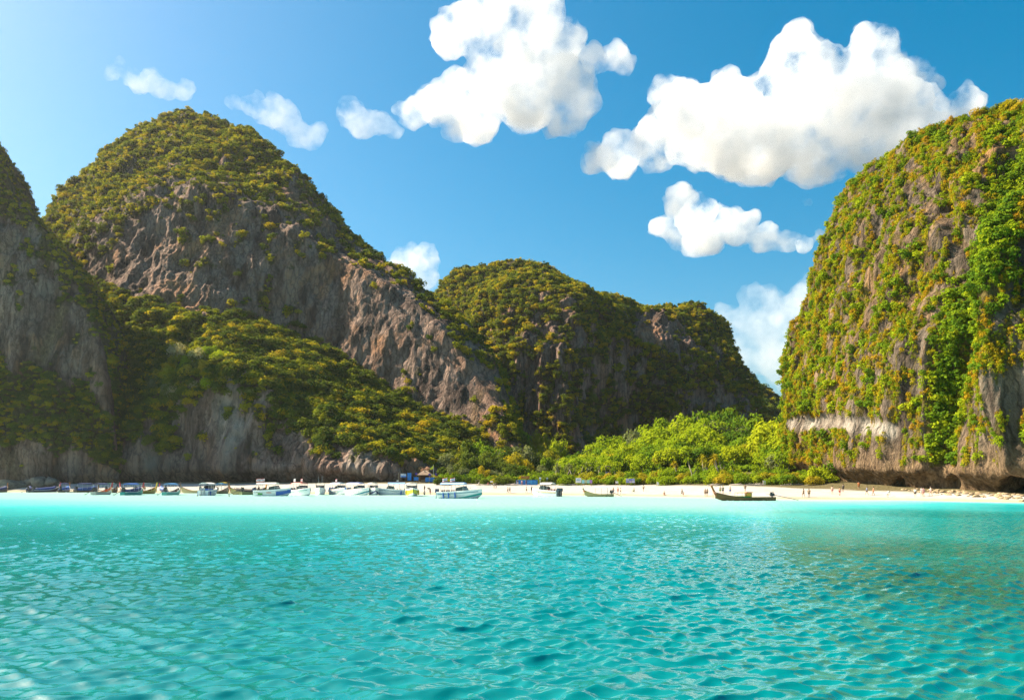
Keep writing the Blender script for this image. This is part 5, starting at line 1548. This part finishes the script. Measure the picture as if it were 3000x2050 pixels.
def wave_art(e, wid, zb, zt):
    h = zt - zb
    for k, (fx, fz, w_, hh, c) in enumerate([(-0.2, 0.75, 0.5, 0.3, WHT), (0.0, 0.45, 0.9, 0.3, SKYB), (0.1, 0.18, 0.8, 0.28, BLUE), (0.3, 0.62, 0.3, 0.16, WHT)]):
        MB().box((fx * wid, -0.05 - 0.004 * k, zb + fz * h), (w_ * wid, 0.012, hh * h)).build("painted_wave", colm(c), e)
panel_row("painted_sign", 1173, 1190, 1386.5, 1398.5, 260, 1, colm((0.35, 0.45, 0.55)), "sign painted with blue and white waves beside the blue booth", "sign", extra=wave_art)
def blank_lines(cols):
    def f(e, wid, zb, zt):
        h = zt - zb
        for k, (fx, fz, w_, hh, c) in enumerate(cols):
            MB().box((fx * wid, -0.05 - 0.004 * k, zb + fz * h), (w_ * wid, 0.012, hh * h)).build("painted_mark", colm(c), e)
    return f
panel_row("white_sign", 1686.5, 1703, 1399.5, 1413.5, 231, 1, colm((0.80, 0.80, 0.82)), "big white notice board with a blue picture at the forest edge", "sign",
          extra=blank_lines([(-0.18, 0.62, 0.4, 0.22, (0.15, 0.38, 0.6)), (0.12, 0.55, 0.3, 0.18, (0.35, 0.5, 0.7)), (0.28, 0.66, 0.2, 0.15, (0.5, 0.45, 0.65)), (0.0, 0.25, 0.6, 0.05, (0.6, 0.45, 0.5))]))
panel_row("coloured_panels", 1704.5, 1735, 1405.5, 1415, 230, 4, [colm((0.30, 0.68, 0.72)), colm((0.45, 0.50, 0.30)), colm((0.30, 0.60, 0.52)), colm((0.42, 0.22, 0.55))], "row of four coloured boards, aqua, olive, green and purple", "sign")
def grid6(e, wid, zb, zt):
    pass
pg = gpos(1847, 225); e = empty("picture_board", pg)
wid = 26.0 / F * 225; zt, zb = zpx(1401, 225) - pg.z, zpx(1414, 225) - pg.z
for i in range(3):
    for j in range(2):
        MB().box((-wid / 2 + wid * (i + 0.5) / 3, 0, zb + (zt - zb) * (j + 0.5) / 2), (wid / 3 * 0.9, 0.06, (zt - zb) / 2 * 0.88)).build("picture", colm([(0.22, 0.26, 0.62), (0.40, 0.42, 0.70), (0.50, 0.40, 0.62), (0.16, 0.20, 0.6), (0.58, 0.58, 0.78), (0.34, 0.36, 0.66)][i * 2 + j]), e)
for s in (-1, 0.0, 1):
    MB().box((s * wid * 0.49, 0.07, zt / 2 - 0.2), (0.08, 0.08, zt + 0.4)).build("post", PLANK, e)
tag(e, "notice board of six violet blue pictures below golden shrubs", "sign")
for px0, px1, p0, p1, lab in [(1803.5, 1811, 1409, 1415, "small white notice left of the six picture board"), (1924, 1930.5, 1411, 1419.5, "small white board among golden shrubs at the sunlit sand"), (2235, 2243.5, 1407, 1419, "tall pale board near the driftwood by the sunlit cliff"), (1436, 1444, 1408, 1412.5, "small white board on a post at the driftwood")]:
    panel_row("white_board", px0, px1, p0, p1, (228 if px0 > 1700 else 240) if px0 < 1900 else (218 if px0 < 2200 else 196), 1, colm((0.74, 0.73, 0.72)), lab, "sign")
# blue wall with pale painted writing-like marks, orange board above
marks = []
mr = random.Random(4)
for i in range(7):
    for j in range(4):
        if mr.random() < 0.8: marks.append((0.02 + i * 0.066, 0.2 + j * 0.19, 0.045 * mr.uniform(0.6, 1.2), 0.12 * mr.uniform(0.6, 1.2), (0.10, 0.50, 0.80)))
panel_row("blue_wall", 1512, 1575, 1405.5, 1421.5, 243, 9, BLUEP, "long blue painted board wall with pale marks at the back of the beach", "wall", extra=blank_lines(marks))
def planks(e, wid, zb, zt): pass
og = gpos(1539, 247); e = empty("orange_bench_sign", og)
wid = 24.5 / F * 247; zt, zb = zpx(1394, 247) - og.z, zpx(1402.5, 247) - og.z
for k in range(4):
    MB().box((0, 0, zb + (zt - zb) * (k + 0.5) / 4), (wid, 0.06, (zt - zb) / 4 * 0.9)).build("plank", plain("orange_plank", (0.46, 0.17, 0.04), 0.7), e)
for s in (-1, 1):
    MB().box((s * wid * 0.45, 0.08, zt / 2 - 0.1), (0.1, 0.1, zt + 0.2)).build("post", PLANK, e)
tag(e, "orange plank sign standing behind the blue wall", "sign")
for px, p0, p1, pb, lab in [(1582.5, 1397, 1404, 1423, "signpost with blue and white head right of the blue wall, nearer to it"), (1603, 1398, 1405, 1420, "signpost with blue and white head right of the blue wall, farther from it")]:
    g = on_ground(px, pb); e = empty("signpost", g)
    zt, zb = zpx(p0, g.y) - g.z, zpx(p1, g.y) - g.z
    MB().tube([(0, 0, -0.3), (0, 0, zb)], 0.06, 6).build("pole", colm((0.7, 0.7, 0.68)), e)
    MB().box((0, 0, (zt + zb) / 2 + 0.08), (0.55, 0.3, (zt - zb) * 0.6)).build("head", colm((0.72, 0.76, 0.8)), e)
    MB().box((0, -0.17, zb + 0.1), (0.5, 0.05, 0.22)).build("blue_plate", BLUEP, e)
    tag(e, lab, "signpost", "signposts by the blue wall")
# flag on its pole, small poles
g = gpos(1270, 259); e = empty("flagpole", g)
zt = zpx(1361, 259) - g.z
MB().tube([(0, 0, -0.4), (0, 0, zt)], [0.07, 0.04], 6).build("pole", colm((0.6, 0.58, 0.5)), e)
fm = MB()
for k in range(4):
    for off in (0, 0.015):
        fm.add([(-0.28 * k, 0.1 * math.sin(k * 1.3) + off, zt - 0.1 - 0.28 * k), (-0.28 * (k + 1), 0.1 * math.sin(k * 1.3 + 1.3) + off, zt - 0.38 - 0.28 * k), (-0.28 * (k + 1), 0.1 * math.sin(k * 1.3 + 1.3) + off, zt - 1.35 - 0.08 * k), (-0.28 * k, 0.1 * math.sin(k * 1.3) + off, zt - 1.3 - 0.08 * k)], [(0, 1, 2, 3)])
fm.build("flag", colm((0.62, 0.66, 0.02)), e)
tag(e, "drooping lemon yellow flag on a tall pole beside the thatched hut", "flag")
for px, py, Y, lab in [(1219.5, 1387.5, 262, "small purple sign left of the thatched roof"), (1258.5, 1390, 257.5, "small purple sign in front of the thatched roof"), (1277, 1389, 260, "purple sign right of the yellow flag's pole")]:
    g = gpos(px, Y); e = empty("purple_sign", g); zc = zpx(py, Y) - g.z
    MB().tube([(0, 0, -0.2), (0, 0, zc)], 0.04, 5).build("pole", PLANK, e)
    MB().tube([(0, -0.09, zc), (0, 0.03, zc)], 0.42, 12).build("disc", colm((0.09, 0.05, 0.30)), e)
    tag(e, lab, "sign")
g = gpos(1168, 258); e = empty("thin_pole", g)
MB().tube([(0, 0, -0.3), (0.05, 0, zpx(1385, 258) - g.z)], 0.05, 6).build("pole", colm((0.5, 0.46, 0.3)), e)
MB().box((-0.35, -0.05, 0.75), (0.6, 0.08, 0.45)).build("plate", WHITE, e)
tag(e, "thin bare pole with a small white plate left of the wave sign", "pole")
g = gpos(1354, 252); e = empty("round_sign", g); zc = zpx(1404.5, 252) - g.z
MB().tube([(0, 0, -0.2), (0, 0, zc)], 0.04, 5).build("pole", colm((0.7, 0.7, 0.68)), e)
MB().tube([(0, -0.08, zc), (0, 0.02, zc)], 0.36, 12).build("disc", colm((0.05, 0.26, 0.55)), e)
tag(e, "round blue sign on a thin post behind the largest speedboat", "sign")
e = panel_row("black_board", 1288, 1300, 1399, 1408.5, 256, 2, colm((0.03, 0.03, 0.03)), "black board with three white squares right of the blue fence", "sign",
          extra=blank_lines([(0.25, 0.2, 0.14, 0.14, WHT), (0.25, 0.5, 0.14, 0.14, WHT), (0.25, 0.8, 0.14, 0.14, WHT)]))
g = gpos(1400, 250); e = empty("bamboo_frame", g)
for s in (-1, 1): MB().tube([(s * 0.6, 0, -0.2), (s * 0.6, 0, 1.2)], 0.05, 5).build("post", BARK_P, e)
MB().tube([(-0.75, 0, 1.12), (0.75, 0, 1.12)], 0.045, 5).build("rail", BARK_P, e)
tag(e, "bare wooden frame on the sand behind the largest speedboat", "frame")
# lifeguard stand in the trees
Yl = 247; g = gpos(1781, Yl); e = empty("lifeguard_stand", g)
zt, zm, zb = zpx(1366, Yl) - g.z, zpx(1381, Yl) - g.z, zpx(1389, Yl) - g.z
for sx in (-1, 1):
    for sy in (-1, 1):
        MB().tube([(sx * 0.75, sy * 0.7, -0.2), (sx * 0.6, sy * 0.6, zt - 0.2)], 0.06, 5).build("leg", PLANK, e)
MB().box((0, 0, zb), (1.5, 1.4, 0.1)).build("platform", PLANK, e)
MB().box((0, -0.72, (zm + zb) / 2), (1.4, 0.05, zm - zb - 0.1)).build("banner", colm((0.10, 0.12, 0.40)), e)
MB().box((-0.68, -0.76, (zm + zb) / 2), (0.12, 0.05, zm - zb + 0.1)).build("white_board", WHITE, e)
MB().box((0, 0, zt), (1.7, 1.7, 0.14)).box((0, 0, zt + 0.15), (1.2, 1.2, 0.14)).build("roof", THATCH, e)
MB().tube([(0.55 + 0.28 * math.cos(a), -0.85, (zm + zb) / 2 + 0.28 * math.sin(a)) for a in np.linspace(0, 2 * math.pi, 13)], 0.09, 6, cap=False).build("lifebuoy", colm((0.70, 0.12, 0.04)), e)
tag(e, "wooden lifeguard stand with orange ring buoy half hidden in trees", "lifeguard stand")

# ------------------------------------------------------------------ driftwood, boulders, rubble
DRIFT = plain("driftwood", (0.40, 0.35, 0.30), 0.9, var=0.25, scale=2)
lm = []
for sd in range(4):
    r = random.Random(sd); m = MB()
    pts = [(x, r.uniform(-0.05, 0.05), 0.06 + 0.05 * math.sin(x * 2 + sd)) for x in np.linspace(-1, 1, 6)]
    m.tube(pts, [0.03, 0.05, 0.06, 0.06, 0.045, 0.02], 6)
    m.tube([pts[2], (pts[2][0] + 0.3, 0.25, 0.22)], [0.035, 0.012], 5); m.tube([pts[3], (pts[3][0] + 0.25, -0.2, 0.25)], [0.03, 0.01], 5)
    lm.append(m.mesh("driftwood_log", DRIFT, True))
dr = random.Random(9)
for a, b, n, lab in [(1290, 1340, 7, "grey driftwood log on the shaded sand behind the largest speedboat"), (1400, 1510, 16, "grey driftwood log below the shaded trees left of the blue wall"), (1595, 1690, 14, "grey driftwood log between the signposts and the white notice board"), (2090, 2240, 18, "pale driftwood log on the sunlit sand behind the big longtail"), (2300, 2390, 8, "pale driftwood log at the foot of the sunlit cliff")]:
    for k in range(n):
        px = dr.uniform(a, b); g = on_ground(px, 1419.5 + dr.uniform(-1.5, 3.0))
        o = obj("driftwood_log", dr.choice(lm)); o.location = g
        s = dr.uniform(1.0, 2.4); o.scale = (s, s * 1.1, s * dr.uniform(0.9, 1.4)); o.rotation_euler = (dr.uniform(-0.1, 0.1), dr.uniform(-0.12, 0.12), dr.uniform(-0.6, 0.6))
        tag(o, ("long " if s > 1.9 else ("mid length " if s > 1.4 else "short ")) + lab, "driftwood", "driftwood along the beach")

def boulder_mesh(seed, mat):
    v, f = ico(3)
    n = 0.55 * fbm(v[:, 0] * 1.1 + seed * 5, v[:, 1] * 1.1, v[:, 2] * 1.1, 4)
    v = v * (1 + n)[:, None] * np.array([1, 0.85, 0.7])
    me = mesh_from("boulder", v, f); me.materials.append(mat)
    return me
def simple_rock(name, c0, c1):
    t = NT(name)
    co = t.n("TexCoord").outputs['Object']
    nz = t.noise(co, 2.2, 6, 0.65)
    p = t.n("BsdfPrincipled", Base__Color=t.ramp(nz, [(0.35, c0), (0.65, c1)]), Roughness=0.95)
    b = t.n("Bump", Height=nz, Strength=0.8, Distance=0.4); t.link(b.outputs[0], p.inputs['Normal'])
    return t.surf(p.outputs[0])
RK_D = simple_rock("boulder_grey", (0.06, 0.055, 0.045), (0.20, 0.18, 0.14))
RK_T = simple_rock("boulder_tan", (0.22, 0.15, 0.08), (0.48, 0.38, 0.24))
BD = [boulder_mesh(s, RK_D) for s in range(3)]
BT = [boulder_mesh(s + 5, RK_T) for s in range(4)]
for px, Y, s, lab in [(22, 284, 3.4, "yellowish grey boulder right behind the leftmost navy longtail"), (45, 285, 2.6, "grey boulder between the two leftmost navy longtails"), (68, 287, 2.2, "small grey boulder behind the bulging navy tarpaulin"), (118, 286, 3.6, "big rounded grey boulder behind the third dark longtail"), (150, 286, 3.2, "big grey boulder at the end of the shaded sand"), (100, 288, 3.0, "dark boulder wedged against the cliff foot")]:
    g = gpos(px, Y); o = obj("boulder", BD[int(px) % 3]); o.location = g + Vector((0, 0, s * 0.25)); o.scale = (s * 1.15, s, s); o.rotation_euler = (0, 0, px)
    tag(o, lab, "boulder", "boulders at the foot of the grey cliff")
br_ = random.Random(31)
for k in range(90):
    px = br_.uniform(2640, 3040)
    Yb = np.interp(px, [2640, 2800, 3000, 3130], [165, 152, 138, 130])
    g = gpos(px, Yb - br_.uniform(0.5, 7.5) * np.interp(px, [2640, 2760], [0.5, 1.0]))
    s = br_.uniform(0.15, 0.6) * np.interp(px, [2640, 2800], [0.7, 1.1])
    o = obj("boulder", br_.choice(BT)); o.location = g + Vector((0, 0, 0.1 * s)); o.scale = (s * 1.3, s * 1.2, s * 0.8); o.rotation_euler = (br_.uniform(-.3, .3), br_.uniform(-.3, .3), br_.uniform(0, 6))
    tag(o, "%s tan rock in the rubble %s" % ("large" if s > 0.42 else ("mid sized" if s > 0.28 else "small"), "left of the pale shirted group" if px < 2690 else ("under the thicket gully of the sunlit cliff" if px < 2820 else ("between the thicket gully and the cave" if px < 2920 else "in front of the dark cave mouth"))), "boulder", "rubble at the foot of the sunlit cliff")
# ------------------------------------------------------------------ the hazy sea air
t = NT("sea_air")
v = t.n("VolumePrincipled")
v.inputs['Color'].default_value = (0.96, 0.94, 0.92, 1)
v.inputs['Density'].default_value = 0.00004
v.inputs['Anisotropy'].default_value = 0.6
t.link(v.outputs[0], t.out.inputs['Volume'])
hx, hy0, hy1, hz0, hz1 = 2700, -2700, 2700, -8.5, 262
hv = [(x, y, z) for x in (-hx, hx) for y in (hy0, hy1) for z in (hz0, hz1)]
hf = [(0, 1, 3, 2), (4, 6, 7, 5), (0, 4, 5, 1), (2, 3, 7, 6), (0, 2, 6, 4), (1, 5, 7, 3)]
tag(obj("haze", mesh_from("haze", hv, hf), t.m), kind="stuff", label="thin sunlit haze in the sea air")
